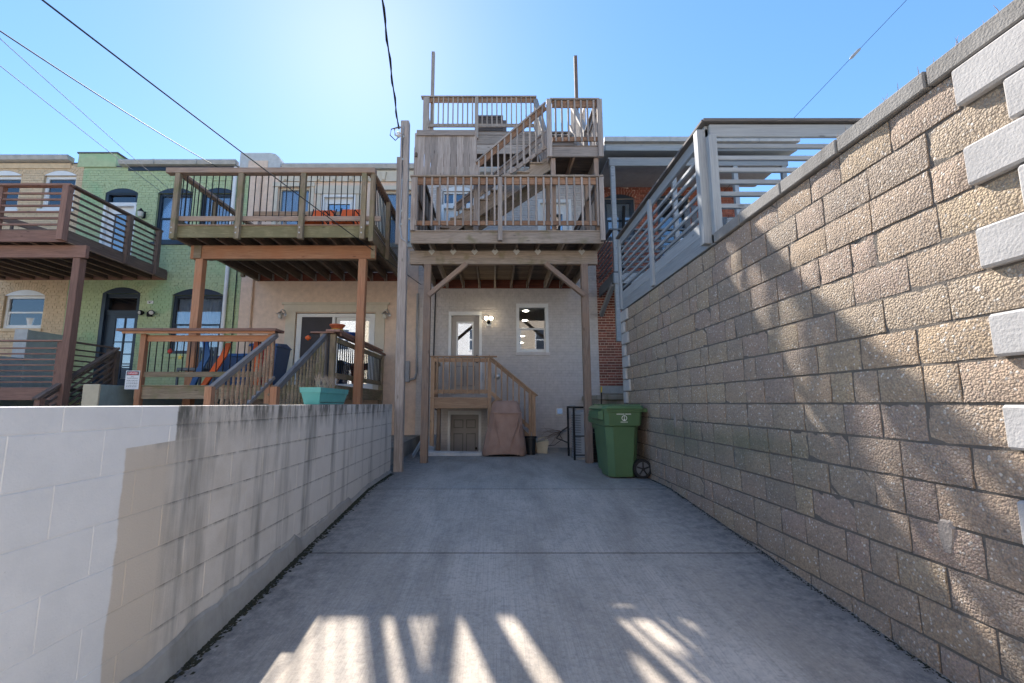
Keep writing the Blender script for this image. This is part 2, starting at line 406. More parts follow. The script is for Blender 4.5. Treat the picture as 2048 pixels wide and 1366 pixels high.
def drive():
    m, n, l, b = mat('broomed_concrete')
    g = n.new('ShaderNodeNewGeometry'); P = g.outputs['Position']; sp = n.new('ShaderNodeSeparateXYZ'); l.new(P, sp.inputs[0])
    mp = n.new('ShaderNodeMapping'); mp.inputs['Scale'].default_value = (1.5, .45, 1); l.new(P, mp.inputs[0])
    big = N(n, 'ShaderNodeTexNoise', Scale=1.1, Detail=7.0, Roughness=.6, Distortion=.4); l.new(mp.outputs[0], big.inputs['Vector'])
    o = mixc(n, l, rng(n, l, big.outputs[0], .33, .68), (.35, .305, .255), (.59, .52, .445))
    med = N(n, 'ShaderNodeTexNoise', Scale=9.0, Detail=8.0, Roughness=.7); l.new(P, med.inputs['Vector'])
    o = mixc(n, l, rng(n, l, med.outputs[0], .5, .75, 0, .45), o, (.17, .165, .165))
    # broom lines along the drive
    mb = n.new('ShaderNodeMapping'); mb.inputs['Scale'].default_value = (120, 2.0, 1); l.new(P, mb.inputs[0])
    br = N(n, 'ShaderNodeTexNoise', Scale=1.0, Detail=3.0); l.new(mb.outputs[0], br.inputs['Vector'])
    o = mixc(n, l, rng(n, l, br.outputs[0], .45, .7, 0, .30), o, (.17, .168, .17))
    # old dirt washed against both walls
    ax = math_(n, l, 'ABSOLUTE', math_(n, l, 'SUBTRACT', sp.outputs['X'], .32))
    dirt = math_(n, l, 'MULTIPLY', rng(n, l, math_(n, l, 'ADD', ax, math_(n, l, 'MULTIPLY', big.outputs[0], .9)), 1.75, 2.5, 0, 1), rng(n, l, med.outputs[0], .3, .6, .35, 1.0))
    o = mixc(n, l, math_(n, l, 'MULTIPLY', dirt, .8), o, (.095, .095, .10))
    gr_ = N(n, 'ShaderNodeTexNoise', Scale=34.0, Detail=6.0, Roughness=.75); l.new(P, gr_.inputs['Vector'])
    o = mixc(n, l, rng(n, l, gr_.outputs[0], .50, .68, 0, .5), o, (.19, .175, .16))
    o = mixc(n, l, rng(n, l, gr_.outputs[0], .30, .44, .4, 0), o, (.62, .56, .49))
    ps = N(n, 'ShaderNodeTexNoise', Scale=130.0, Detail=4.0, Roughness=.7); l.new(P, ps.inputs['Vector'])
    o = mixc(n, l, rng(n, l, ps.outputs[0], .60, .70, 0, .55), o, (.11, .105, .10))
    o = mixc(n, l, rng(n, l, ps.outputs[0], .30, .38, .5, 0), o, (.55, .53, .50))
    l.new(o, b.inputs['Base Color']); b.inputs['Roughness'].default_value = .85; b.inputs['Specular IOR Level'].default_value = .3
    h = math_(n, l, 'ADD', math_(n, l, 'MULTIPLY', br.outputs[0], .6), ps.outputs[0]); bump(n, l, b, h, .35, .006); return m
M_drive = drive()
def cover():
    m, n, l, b = mat('tan_cover_cloth')
    g = n.new('ShaderNodeNewGeometry'); no = N(n, 'ShaderNodeTexNoise', Scale=5.0, Detail=6.0); l.new(g.outputs['Position'], no.inputs['Vector'])
    o = mixc(n, l, rng(n, l, no.outputs[0], .3, .7), (.30, .185, .14), (.40, .265, .205))
    l.new(o, b.inputs['Base Color']); b.inputs['Roughness'].default_value = .85
    mp = n.new('ShaderNodeMapping'); mp.inputs['Scale'].default_value = (7, 7, 2.2); l.new(g.outputs['Position'], mp.inputs[0])
    w = N(n, 'ShaderNodeTexNoise', Scale=1.0, Detail=4.0, Distortion=1.2); l.new(mp.outputs[0], w.inputs['Vector']); bump(n, l, b, w.outputs[0], .6, .03); return m
M_cover = cover()

# ------------------------------------------------------------------ ground
def slope(y): return 0.0 if y >= 6.28 else -.08*(6.28-y)
g0 = MB(); g0.quad((-400,-400,-.70), (400,-400,-.70), (400,400,-.70), (-400,400,-.70))
structure(g0.build('ground', plain('bare_ground', (.16, .14, .11), .95, .3, .6)))
al = MB(); al.box(-40, 40, -30.0, -.02, -.69, -.506)
structure(al.build('alley', M_drive))
drv = structure(put('driveway', None))
PX0, PX1, PY0 = -1.52, -.26, 10.36          # basement areaway
for (ya, yb) in ((0, 2.087), (2.103, 4.182), (4.199, 6.269)):
    s = MB(); xa, xb = -1.74, 2.39
    s.add([(xa,ya,slope(ya)-.15),(xb,ya,slope(ya)-.15),(xb,yb,slope(yb)-.15),(xa,yb,slope(yb)-.15),(xa,ya,slope(ya)),(xb,ya,slope(ya)),(xb,yb,slope(yb)),(xa,yb,slope(yb))],
          [(3,2,1,0),(4,5,6,7),(0,1,5,4),(1,2,6,5),(2,3,7,6),(3,0,4,7)])
    s.build('slab', M_drive, drv)
s = MB(); s.box(-1.95, 2.9, 6.287, PY0, -.15, 0); s.box(-2.1, PX0, PY0, 12.0, -.15, 0); s.box(PX1, 2.9, PY0, 12.0, -.15, 0)
s.build('slab', M_drive, drv)
s = MB(); [s.quad((-1.74, y-.03, slope(y-.03)-.0008), (2.39, y-.03, slope(y-.03)-.0008), (2.39, y+.03, slope(y+.03)-.0008), (-1.74, y+.03, slope(y+.03)-.0008)) for y in (2.095, 4.1905)]; s.box(-1.74, 2.39, 6.2692, 6.2868, -.1, -.0008); s.build('joint_filler', M_soil, drv)
yd = MB(); yd.box(-17, -1.95, 0, 12.0, -.5, .32); structure(yd.build('yard', plain('yard_paving', (.30, .28, .25), .9, .25, 2)))
yr = MB(); yr.box(2.70, 12, 1.8, 9.5, -.5, 2.62); structure(yr.build('raised_yard', plain('raised_yard_paving', (.26, .25, .23), .9, .2, 2)))
yr2 = MB(); yr2.box(4.2, 12, 9.5, 12.0, -.5, 1.2); structure(yr2.build('side_yard', M_conc))

# ------------------------------------------------------------------ block walls beside the drive
def block_mesh(L, h, d, m, seed, jit):
    """face towards -X, L along Y, h along Z, worn arrises"""
    rd = random.Random(seed); ny, nz = 5, 3; ys = [-L/2+L*i/ny for i in range(ny+1)]; zs = [-h/2+h*i/nz for i in range(nz+1)]
    vs = []; ids = {}
    for j, z in enumerate(zs):
        for i, y in enumerate(ys):
            e = i in (0, ny) or j in (0, nz)
            ids[i, j] = len(vs)
            vs.append(((jit*1.6*rd.random()+jit*.8 if e else (rd.random()-.5)*jit*.7), y + (rd.random()-.5)*jit*1.1 + (jit*.8 if i == 0 else -jit*.8 if i == ny else 0), z + (rd.random()-.5)*jit*.9 + (jit*.8 if j == 0 else -jit*.8 if j == nz else 0)))
    fs = [(ids[i,j], ids[i,j+1], ids[i+1,j+1], ids[i+1,j]) for i in range(ny) for j in range(nz)]
    b = len(vs); vs += [(d, -L/2, -h/2), (d, L/2, -h/2), (d, L/2, h/2), (d, -L/2, h/2)]
    fs += [tuple([ids[i,0] for i in range(ny+1)] + [b+1, b]), tuple([ids[i,nz] for i in reversed(range(ny+1))] + [b+3, b+2]),
           tuple([ids[0,j] for j in reversed(range(nz+1))] + [b, b+3]), tuple([ids[ny,j] for j in range(nz+1)] + [b+2, b+1])]
    mb = MB(); mb.add(vs, fs); return mb.mesh('block', m, True)
rw = thing('pebble_block_wall', 'tall wall of tan pebble-faced concrete blocks beside the driveway', 'wall', (2.54, 5, slope(5)))
XR = 2.39; RH = .2138; BL = {}
for key, (L, seed) in {(L, k): (L, int(L*100)*7+k) for L in (.40, .30, .20) for k in range(4)}.items():
    BL[key] = block_mesh(L-.006, RH-.007, .10, M_agg, seed, .0052)
for k in range(-8, 8):
    z0 = 1.14 + RH*k; zc = z0 + RH/2
    ynear = 2.13 if k % 2 == 1 else 1.92
    yfar = 8.30 - ((.36 if k % 2 else .17) if k >= 0 else 0)
    y = ynear; first = True
    rd = random.Random(k*13+5)
    while y < yfar - .02:
        r_ = rd.random()
        L = .40 if r_ < .66 else (.30 if r_ < .84 else .20)
        if yfar - y < L: L = yfar - y
        hidden = slope(y+L) > z0 + RH + .005
        if not hidden:
            base = min((.40, .30, .20), key=lambda a: abs(a-L))
            me = BL[(base, rd.randrange(4))]
            M = Matrix.Translation((XR - rd.random()*.007, y+L/2, zc)) @ Matrix.Diagonal((1, (L-.006)/(base-.006), 1, 1))
            put('block', me, rw, M)
        y += L
    # quoins at both ends
    if k >= -8 and z0 + RH > slope(1.7):
        q = block('quoin', XR-.035, XR+.12, 1.66, ynear-.008, z0+.005, z0+RH-.006, M_quoin, rw, .012)
    if k >= 0:
        block('quoin', XR-.03, XR+.12, yfar+.008, 8.335, z0+.006, z0+RH-.006, M_quoin, rw, .012)
cb = MB(); cb.box(XR+.009, XR+.31, 1.68, 8.30, -.6, 2.846); cb.build('mortar_core', M_aggmort, rw)
y = 1.62; rd = random.Random(3)
while y < 4.66:
    L = min(.62+rd.random()*.05, 4.67-y)
    block('coping_stone', XR-.03, XR+.33, y+.006, y+L-.006, 2.851+rd.random()*.004, 2.962+rd.random()*.006, M_coping, rw, .008); y += L
# repaired mortar smears on the wall face
for (py, pz, a, b_) in ((2.50, .44, .035, .10), (6.05, .92, .03, .11)):
    sm = MB(); ring = [(XR-.006, py+a*math.cos(t)*(1+.25*math.sin(3*t)), pz+b_*math.sin(t)*(1+.2*math.cos(2*t))) for t in [2*math.pi*i/14 for i in range(14)]]
    ring2 = [(XR+.01, p[1]*1.0+(p[1]-py)*.2, pz+(p[2]-pz)*1.2) for p in ring]
    sm.loft([ring2, ring]); sm.build('mortar_patch', masonry('cement_smear', (.31, .27, .235), (.22, .19, .16), .5, bmp=.8), rw)
# dry weeds rooted along the coping
wd = MB(); rd = random.Random(11)
for i in range(34):
    y = 1.9+rd.random()*2.6; x = XR+rd.random()*.05; h = .03+rd.random()*.06; dx = (rd.random()-.5)*.04; dy = (rd.random()-.5)*.05
    wd.tube([(x, y, 2.955), (x+dx*.4, y+dy*.5, 2.955+h*.6), (x+dx, y+dy, 2.955+h)], [.0022, .0016, .0006], 4, False)
wo = stuff(wd.build('dry_weeds', M_twig)); tag(wo, 'sparse dry weed stalks growing along the stone coping', 'weeds')

lw_ = thing('painted_block_wall', 'low white-painted block wall with dark streaks left of the driveway', 'wall', (-1.85, 4.5, slope(4.5)))
XL = -1.74; CH = .2057
LB = {}
def lblock(L, h):
    key = (round(L, 3), round(h, 3))
    if key not in LB:
        LB[key] = chamfer(.19, L, h, M_paintwall, .0025)
    return LB[key]
rows = [(1.025, 1.13)] + [(1.025-CH*(i+1), 1.025-CH*i) for i in range(7)]
for i, (za, zb) in enumerate(rows):
    y = .62 - (.2 if i % 2 else 0); rd = random.Random(i)
    while y < 7.70:
        L = min(.406, 7.70-y)
        if L > .03 and slope(y+L) < zb:
            put('block', lblock(L-.0025, zb-za-.004), lw_, Matrix.Translation((XL-.095-.0015*rd.random(), y+L/2, (za+zb)/2)))
        y += .406
mc = MB(); mc.box(XL-.188, XL-.003, .45, 7.69, -.5, 1.122); mc.build('mortar_core', M_paintwall, lw_)
ft = MB(); rd = random.Random(5); pts = 60
va, vb, vc = [], [], []
for i in range(pts+1):
    y = .5+(7.68-.5)*i/pts; h = (.16 if y < 4.2 else .09) + rd.random()*.035
    if y > 5.6: h *= .5
    va.append((XL+.002, y, slope(y)+h)); vb.append((XL+.012, y, slope(y)+h-.02)); vc.append((XL+.03, y, slope(y+.03)-.0008))
for i in range(pts):
    ft.quad(va[i], va[i+1], vb[i+1], vb[i]); ft.quad(vb[i], vb[i+1], vc[i+1], vc[i])
ft.build('cement_skirting', M_conc, lw_)
# moss and grit in the joint between wall and drive
mo = MB(); rd = random.Random(21)
for i in range(4200):
    y = .8+rd.random()**.9*6.8; x = XL+.028+abs(rd.gauss(0, .028)); r_ = .003+rd.random()*.008
    if rd.random() < .45*max(0, math.sin(y*3.1)+.2): continue
    z = slope(y)+.001
    mo.add([(x-r_,y-r_*1.6,z),(x+r_,y-r_,z),(x+r_*1.1,y+r_*1.4,z),(x-r_,y+r_,z),(x,y,z+r_*.9)], [(0,1,4),(1,2,4),(2,3,4),(3,0,4)])
for i in range(1500):
    y = 1.9+rd.random()*5.4; x = XR-.012-abs(rd.gauss(0, .018)); r_ = .002+rd.random()*.004; z = slope(y)+.001
    mo.add([(x-r_,y-r_*1.6,z),(x+r_,y-r_,z),(x+r_*1.1,y+r_*1.4,z),(x-r_,y+r_,z),(x,y,z+r_*.9)], [(0,1,4),(1,2,4),(2,3,4),(3,0,4)])
moo = stuff(mo.build('moss', M_moss)); tag(moo, 'dark moss and grit along the foot of the driveway walls', 'moss')

# ------------------------------------------------------------------ row houses
FY = 12.0
_bk = {}
def wall_with_bricks(parent, x0, x1, z0, z1, ops, mb_mat, back_mat, bricks=True, reveal=.10, brick_mesh_name='brickwork', single=None):
    """ops: (x0,x1,z0,z1,rise) openings; backing with real holes plus raised bricks"""
    base = FY + (.014 if bricks else 0)
    xs = sorted({x0, x1} | {v for o in ops for v in o[:2]}); zs = sorted({z0, z1} | {v for o in ops for v in (o[2], o[3])})
    b = MB()
    for i in range(len(xs)-1):
        for j in range(len(zs)-1):
            cx, cz = (xs[i]+xs[i+1])/2, (zs[j]+zs[j+1])/2
            if any(o[0] < cx < o[1] and o[2] < cz < o[3] for o in ops): continue
            b.quad((xs[i],base,zs[j]),(xs[i+1],base,zs[j]),(xs[i+1],base,zs[j+1]),(xs[i],base,zs[j+1]))
    for o in ops:
        a, c, d, e = o[:4]; y1 = base+.22
        b.quad((a,base,d),(a,y1,d),(a,y1,e),(a,base,e)); b.quad((c,base,d),(c,base,e),(c,y1,e),(c,y1,d))
        b.quad((a,base,e),(a,y1,e),(c,y1,e),(c,base,e)); b.quad((a,base,d),(c,base,d),(c,y1,d),(a,y1,d))
    me = b.mesh('wall', back_mat); 
    w = put('wall', me, parent)
    if not bricks: return w
    bk = MB(); rd = random.Random(int(x0*100)); ph, pl = .0725, .215
    nrow = int((z1-z0)/ph)
    for r_ in range(nrow):
        za = z0+r_*ph+.005; zb = za+ph-.009; zc = (za+zb)/2
        cuts = []
        for o in ops:
            if o[2]-.0 < zc < o[3]: cuts.append((o[0], o[1]))
            elif o[4] > 0 and o[3] <= zc < o[3]+o[4]+.21:
                hw = (o[1]-o[0])/2; rad = (hw*hw+o[4]**2)/(2*o[4]); cz = o[3]+o[4]-rad; rr = rad+.205
                if zc-cz < rr:
                    w_ = min(math.sqrt(rr*rr-(zc-cz)**2), hw+.10*(zc-o[3]+.05)/.25); mx = (o[0]+o[1])/2; cuts.append((mx-w_, mx+w_))
        hdr = r_ % 6 == 3; L = pl/2 if hdr else pl
        x = x0 - (L/2 if r_ % 2 else 0)
        while x < x1:
            segs = [(max(x+.005, x0), min(x+L-.005, x1))]
            for c in cuts:
                ns = []
                for (p, q) in segs:
                    if c[1] <= p or c[0] >= q: ns.append((p, q)); continue
                    if c[0] > p: ns.append((p, c[0]))
                    if c[1] < q: ns.append((c[1], q))
                segs = ns
            for (p, q) in segs:
                if q-p > .02 and single and single[0] < (p+q)/2 < single[1] and single[2] < zc < single[3]:
                    key = round(q-p, 2)
                    if key not in _bk:
                        u = MB(); u.front(-key/2+.004, key/2-.004, 0, -.0275, .0275, .02); _bk[key] = u.mesh('brick', mb_mat)
                    put('brick', _bk[key], w, Matrix.Translation(((p+q)/2, FY-.003-.005*rd.random(), zc)))
                elif q-p > .02:
                    bk.front(p, q, FY-.004*rd.random(), za, zb, .02)
            x += L
    for o in ops:
        if o[4] > 0:
            hw = (o[1]-o[0])/2; rad = (hw*hw+o[4]**2)/(2*o[4]); cx = (o[0]+o[1])/2; cz = o[3]+o[4]-rad; am = math.asin(hw/rad)
            for ring in range(2):
                ra = rad+.005+ring*.102; rb = ra+.094; n_ = int(2*am*ra/.07)
                for i in range(n_):
                    t0 = -am+2*am*(i+.06)/n_; t1 = -am+2*am*(i+.94)/n_
                    yy = FY-.005*rd.random()
                    P = [(cx+r_*math.sin(t), yy, cz+r_*math.cos(t)) for (r_, t) in ((ra,t0),(ra,t1),(rb,t1),(rb,t0))]
                    Q = [(p[0], yy+.022, p[2]) for p in P]
                    bk.add(P+Q, [(0,1,2,3),(1,0,4,5),(2,1,5,6),(3,2,6,7),(0,3,7,4)])
    stuff(bk.build(brick_mesh_name, mb_mat, parent))
    return w
def arch_panel(name, o, m, parent, y, inset=0.0):
    hw = (o[1]-o[0])/2-inset; rise = o[4]; rad = (hw*hw+rise**2)/(2*rise); cx = (o[0]+o[1])/2; cz = o[3]+rise-rad; am = math.asin(min(1, hw/rad))
    arc = [(cx+rad*math.sin(t), cz+rad*math.cos(t)) for t in [-am+2*am*i/12 for i in range(13)]]
    b = MB(); n_ = len(arc); b.add([(x, y, z) for x, z in arc]+[(x, y+.012, z) for x, z in arc], [tuple(range(n_)), tuple(reversed(range(n_, 2*n_)))]+[(i, i+1, n_+i+1, n_+i) for i in range(n_-1)])
    return b.build(name, m, parent)
def window(house, o, frame_m, blind=None, sill_m=None, fw=.06, glass_m=None, rail=True, header=None, y=FY+.07, curtain_tone=None):
    x0, x1, z0, z1 = o[:4]
    w = node('window', house, ((x0+x1)/2, y, z0))
    f = MB(); f.box(x0, x0+fw, y, y+.08, z0, z1); f.box(x1-fw, x1, y, y+.08, z0, z1); f.box(x0+fw, x1-fw, y, y+.08, z1-fw, z1); f.box(x0+fw, x1-fw, y, y+.08, z0, z0+fw)
    f.build('frame', frame_m, w)
    a, b_, c, d = x0+fw, x1-fw, z0+fw, z1-fw; mid = (c+d)/2
    if rail:
        s_ = MB(); s_.box(a, b_, y+.015, y+.06, mid-.022, mid+.022); s_.box(a, a+.03, y+.02, y+.06, c, mid-.022); s_.box(b_-.03, b_, y+.02, y+.06, c, mid-.022); s_.box(a+.03, b_-.03, y+.02, y+.06, c, c+.035)
        s_.build('sash', frame_m, w)
    for (p, q) in (((c, mid), (mid, d))[i] for i in range(2)) if rail else ((c, d),):
        g = MB(); g.box(a, b_, y+.040, y+.046, p, q); g.build('pane', glass_m or M_glass, w)
    if blind == 'blind':
        s_ = MB(); k = z0+fw
        while k < z1-fw: s_.box(a, b_, y+.10, y+.112, k, k+.036); k += .042
        s_.build('blind', M_curtain, w)
    elif blind == 'curtain':
        s_ = MB(); n_ = 40; vs = []
        for i in range(n_+1):
            x = a+(b_-a)*i/n_; yy = y+.13+.02*math.sin(i*1.9); vs.append((x, yy))
        for i in range(n_): s_.quad((vs[i][0], vs[i][1], c), (vs[i+1][0], vs[i+1][1], c), (vs[i+1][0], vs[i+1][1], d), (vs[i][0], vs[i][1], d))
        s_.build('curtain', M_curtain, w)
    if blind != 'open':
        s_ = MB(); s_.box(x0, x1, y+.20, y+.21, z0, z1); s_.build('interior', M_interior, w)
    if sill_m:
        block('sill', x0-.05, x1+.05, FY-.035, FY+.08, z0-.085, z0-.002, sill_m, w, .006)
    if header and o[4] > 0: arch_panel('arched_header', o, header, w, FY+.0, .0)
    return w
def house_shell(h, x0, x1, zt, m):
    s_ = MB()
    s_.box(x0+.002, x0+.15, FY+.24, 24, -1.4, zt-.02); s_.box(x1-.15, x1-.002, FY+.24, 24, -1.4, zt-.02); s_.box(x0+.15, x1-.15, 23.8, 24, -1.4, zt-.02)
    s_.build('side_wall', m, h)
    r_ = MB(); r_.box(x0, x1, FY+.02, 24.02, zt-.02, zt+.05); r_.build('roof', M_roofing, h)
    f_ = MB(); f_.box(x0+.15, x1-.15, FY+.24, 23.8, 1.25, 1.40); f_.box(x0+.15, x1-.15, FY+.24, 23.8, 4.15, 4.35); f_.build('floor', M_interior, h)
def gutter(h, x0, x1, zt, proj=.16, m=None, seams=()):
    g = MB(); prof = [(FY+.02, zt), (FY-proj, zt), (FY-proj-.012, zt-.035), (FY-proj+.03, zt-.13), (FY+.02, zt-.15)]
    a = [(x0, p[0], p[1]) for p in prof]; b = [(x1, p[0], p[1]) for p in prof]; g.loft([a, b]); gg = g.build('gutter', m or M_gutter, h)
    for s in seams:
        q = MB(); q.box(s-.012, s+.012, FY-proj-.017, FY-proj+.1, zt-.12, zt+.004); q.build('seam', M_gutter, gg)
    return gg
def knob(parent, x, y, z, m, r=.03):
    b = MB(); b.lathe([(.010, 0), (.012, .03), (r, .042), (r*1.05, .06), (r*.6, .075)], n=12)
    o = put('knob', b.mesh('knob', m, True), parent, Matrix.Translation((x, y, z)) @ Matrix.Rotation(R(90), 4, 'X')); return o

# --- grey house (centre)
H = thing('grey_row_house', 'grey-painted brick row house at the end of the driveway', 'house', (.34, FY, 0))
o_door = (-1.235, -.375, 1.38, 3.56, 0); o_win = (.60, 1.42, 2.50, 3.80, 0); o_bdoor = (-1.22, -.38, -1.2, .90, 0)
o_udoor = (-1.48, -.58, 4.50, 7.08, .14); o_udoor2 = (1.22, 2.12, 4.55, 6.78, 0)
ops = [o_door, o_win, o_bdoor, o_udoor, o_udoor2]
wall_with_bricks(H, -2.10, 2.78, -1.4, 7.75, ops, M_greyb, M_greyj)
house_shell(H, -2.10, 2.78, 7.75, M_greyb); gutter(H, -2.08, 2.76, 7.72)
window(H, o_win, M_white, 'open', M_greyb, .06, M_glass)
tr = MB(); tr.box(.575, .655, FY-.03, FY+.09, 2.50, 3.72); tr.box(1.365, 1.445, FY-.03, FY+.09, 2.50, 3.72); tr.box(.575, 1.445, FY-.034, FY+.09, 3.722, 3.83); tr.build('window_trim', M_white, H)
cdn = MB(); cdn.box(1.18, 1.186, FY+.14, FY+.146, 2.9, 3.74); cdn.build('blind_cord', M_white, H)
for i, (lx, ly) in enumerate(((1.0, 14.3), (1.08, 16.0), (1.16, 17.8), (1.23, 19.8), (1.30, 22.0))):
    dl = MB(); dl.lathe([(.085, 0), (.09, .012)], (lx, ly, 4.10), 14); dl.build('ceiling_light', M_down, H)
cl = MB(); cl.box(-1.9, 2.6, FY+.3, 23.7, 4.115, 4.14); cl.build('ceiling', M_curtain, H)
def door(house, o, leaf_m, trim_m, glass_box=None, panels=(), knob_m=M_black, fr=.05, y=FY+.09, knob_side=1, deadbolt=False, glass_m=None, kz=None):
    x0, x1, z0, z1 = o[:4]; d = node('door', house, ((x0+x1)/2, y, z0))
    f = MB(); f.box(x0-.02, x0+fr, FY-.015, y+.1, z0, z1); f.box(x1-fr, x1+.02, FY-.015, y+.1, z0, z1); f.box(x0-.02, x1+.02, FY-.018, y+.1, z1-fr, z1+.05); f.build('frame', trim_m, d)
    a, b_, c, e = x0+fr, x1-fr, z0, z1-fr
    L = MB()
    if glass_box:
        ga, gb, gc, gd = glass_box
        L.box(a, ga, y, y+.045, c, e); L.box(gb, b_, y, y+.045, c, e); L.box(ga, gb, y, y+.045, c, gc); L.box(ga, gb, y, y+.045, gd, e)
    else: L.box(a, b_, y, y+.045, c, e)
    leaf = L.build('leaf', leaf_m, d)
    if glass_box:
        t = MB(); t.box(ga-.02, ga+.02, y-.012, y, gc-.02, gd+.02); t.box(gb-.02, gb+.02, y-.012, y, gc-.02, gd+.02); t.box(ga+.02, gb-.02, y-.012, y, gc-.02, gc+.02); t.box(ga+.02, gb-.02, y-.012, y, gd-.02, gd+.02); t.build('glazing_bead', M_white, d)
        t = MB(); t.box(ga, gb, y+.02, y+.026, gc, gd); t.build('pane', glass_m or M_glassmir, d)
        t = MB(); t.box(ga-.02, gb+.02, y+.12, y+.13, gc-.02, gd+.02); t.build('interior', M_interior, d)
    for (pa, pb, pc, pd) in panels:
        t = MB(); t.box(pa, pb, y-.004, y, pc, pd); 
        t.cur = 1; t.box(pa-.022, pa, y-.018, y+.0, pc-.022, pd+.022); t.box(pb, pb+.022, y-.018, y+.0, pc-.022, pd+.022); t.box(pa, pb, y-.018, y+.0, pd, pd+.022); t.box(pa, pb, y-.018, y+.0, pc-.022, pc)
        t.cur = 0; t.box(pa+.04, pb-.04, y-.016, y, pc+.04, pd-.04); t.build('panel', [leaf_m, M_mouldshade], d)
    kx = (b_-.065) if knob_side > 0 else (a+.065); kz = kz or z0+.95
    knob(d, kx, y, kz, knob_m)
    if deadbolt: knob(d, kx, y, kz-.26 if deadbolt == -1 else kz+.16, knob_m, .022)
    return d
door(H, o_door, M_doorgrey, M_white, (-1.03, -.60, 2.42, 3.33), ((-1.06, -.86, 1.62, 2.12), (-.76, -.56, 1.62, 2.12)), deadbolt=True, kz=2.25)
pnl = []
for (pa, pb) in ((-1.07, -.86), (-.74, -.53)): pnl += [(pa, pb, .52, .70), (pa, pb, -.30, .34), (pa, pb, -1.05, -.45)]
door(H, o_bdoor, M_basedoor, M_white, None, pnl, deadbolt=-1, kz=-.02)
d = door(H, (-1.48, -.58, 4.50, 6.62, 0), M_white, M_white, (-1.22, -.84, 5.5, 6.35), kz=5.4)
tr = node('transom', H, (-1.03, FY, 6.68)); q = MB(); q.box(-1.46, -.60, FY+.05, FY+.12, 6.68, 6.74); q.box(-1.46, -.60, FY+.05, FY+.12, 7.02, 7.08)
for x in (-1.46, -1.18, -.90, -.62): q.box(x, x+.03, FY+.052, FY+.118, 6.74, 7.02)
q.build('frame', M_white, tr); q = MB(); q.box(-1.44, -.62, FY+.085, FY+.09, 6.74, 7.02); q.build('pane', M_glass, tr); q = MB(); q.box(-1.46, -.6, FY+.2, FY+.21, 6.68, 7.08); q.build('interior', M_interior, tr)
arch_panel('arched_header', o_udoor, M_white, H, FY+.0)
door(H, o_udoor2, M_white, M_white, (1.45, 1.92, 4.85, 6.45), kz=5.45)
# wall fittings on the grey house
fl = thing('twin_flood_light', 'lit twin floodlight on the grey wall beside the door', 'light', (-.17, FY, 3.32))
b = MB(); b.lathe([(.0, 0), (.065, .002), (.065, .03), (.03, .05)], n=16); o_ = put('mounting_plate', b.mesh('plate', M_white, True), fl, Matrix.Translation((-.17, FY-.004, 3.30)) @ Matrix.Rotation(R(90), 4, 'X'))
block('plate', -.235, -.105, FY-.03, FY-.004, 3.215, 3.345, M_white, fl, .006)
b = MB(); b.lathe([(.02, 0), (.05, .03), (.055, .075), (.03, .1)], n=12); put('sensor', b.mesh('sensor', M_black, True), fl, Matrix.Translation((-.17, FY-.06, 3.33)) @ Matrix.Rotation(R(115), 4, 'X'))
for sx in (-1, 1):
    b = MB(); b.lathe([(.02, -.09), (.035, -.05), (.046, 0)], n=12); sh = put('lamp_shade', b.mesh('shade', M_black, True), fl, Matrix.Translation((-.17+sx*.065, FY-.10, 3.41)) @ Matrix.Rotation(R(95), 4, 'X'))
    b = MB(); b.lathe([(.043, 0), (.045, .012), (.03, .032), (.008, .040)], n=12); put('bulb', b.mesh('bulb', M_bulb, True), sh, Matrix.Translation((-.17+sx*.065, FY-.10, 3.41)) @ Matrix.Rotation(R(95), 4, 'X'))
dv = thing('dryer_vent', 'shiny metal dryer vent hood low on the grey wall', 'vent', (1.70, FY, .93))
b = MB(); b.loft([[(-.075,0,-.075),(.075,0,-.075),(.075,0,.075),(-.075,0,.075)], [(-.065,-.07,-.06),(.065,-.07,-.06),(.065,-.03,.07),(-.065,-.03,.07)]]); put('hood', b.mesh('hood', M_galv), dv, Matrix.Translation((1.70, FY-.005, .93)))
b = MB(); b.box(-.09, .09, 0, .01, -.09, .09); put('flange', b.mesh('flange', M_galv), dv, Matrix.Translation((1.70, FY-.012, .93)))
vh = thing('round_vent_cap', 'small silver round vent cap behind the porch stair rail', 'vent', (.06, FY, 1.86))
b = MB(); b.lathe([(.09, 0), (.09, .04), (.06, .08), (.02, .09)], n=16); put('cap', b.mesh('cap', M_galv, True), vh, Matrix.Translation((.06, FY-.004, 1.86)) @ Matrix.Rotation(R(90), 4, 'X'))
tv = thing('disconnect_box', 'grey electrical disconnect box on the grey wall near the condenser', 'electrical box', (2.02, FY, .95))
block('box', 1.93, 2.11, FY-.10, FY-.004, .74, 1.09, M_pipe, tv, .01)
b = MB(); b.tube([(2.02, FY-.06, .74), (2.02, FY-.07, .55), (1.9, FY-.12, .45), (1.75, FY-.12, .42)], .016, 8); b.build('conduit', M_pipe, tv)
dw = thing('dead_vine', 'tangle of dry vine stems and cables on the grey wall', 'vine', (1.6, FY-.1, .3))
rd = random.Random(9)
for i in range(9):
    p = [Vector((1.75, FY-.1, .42))]
    dirv = Vector((-1, 0, (rd.random()-.6)*1.2)).normalized()
    for k in range(6): 
        dirv = (dirv + Vector(((rd.random()-.5)*.7, (rd.random()-.5)*.3, (rd.random()-.55)*.8))).normalized(); q_ = p[-1]+dirv*.10; q_.y = min(q_.y, FY-.02); q_.z = max(q_.z, .02); p.append(q_)
    b = MB(); b.tube(p, [.009-.001*k for k in range(7)], 5); b.build('stem', M_twig, dw)
b = MB(); b.tube([(1.62, 10.2, .28), (1.5, 11.2, .30), (1.72, FY-.1, .42)], .012, 6); b.build('refrigerant_line', M_wire, dw)
b = MB(); b.tube([(1.62, 10.2, .62), (1.68, 11.2, .50), (1.75, FY-.06, .45)], .018, 6); b.build('refrigerant_line', M_wire, dw)
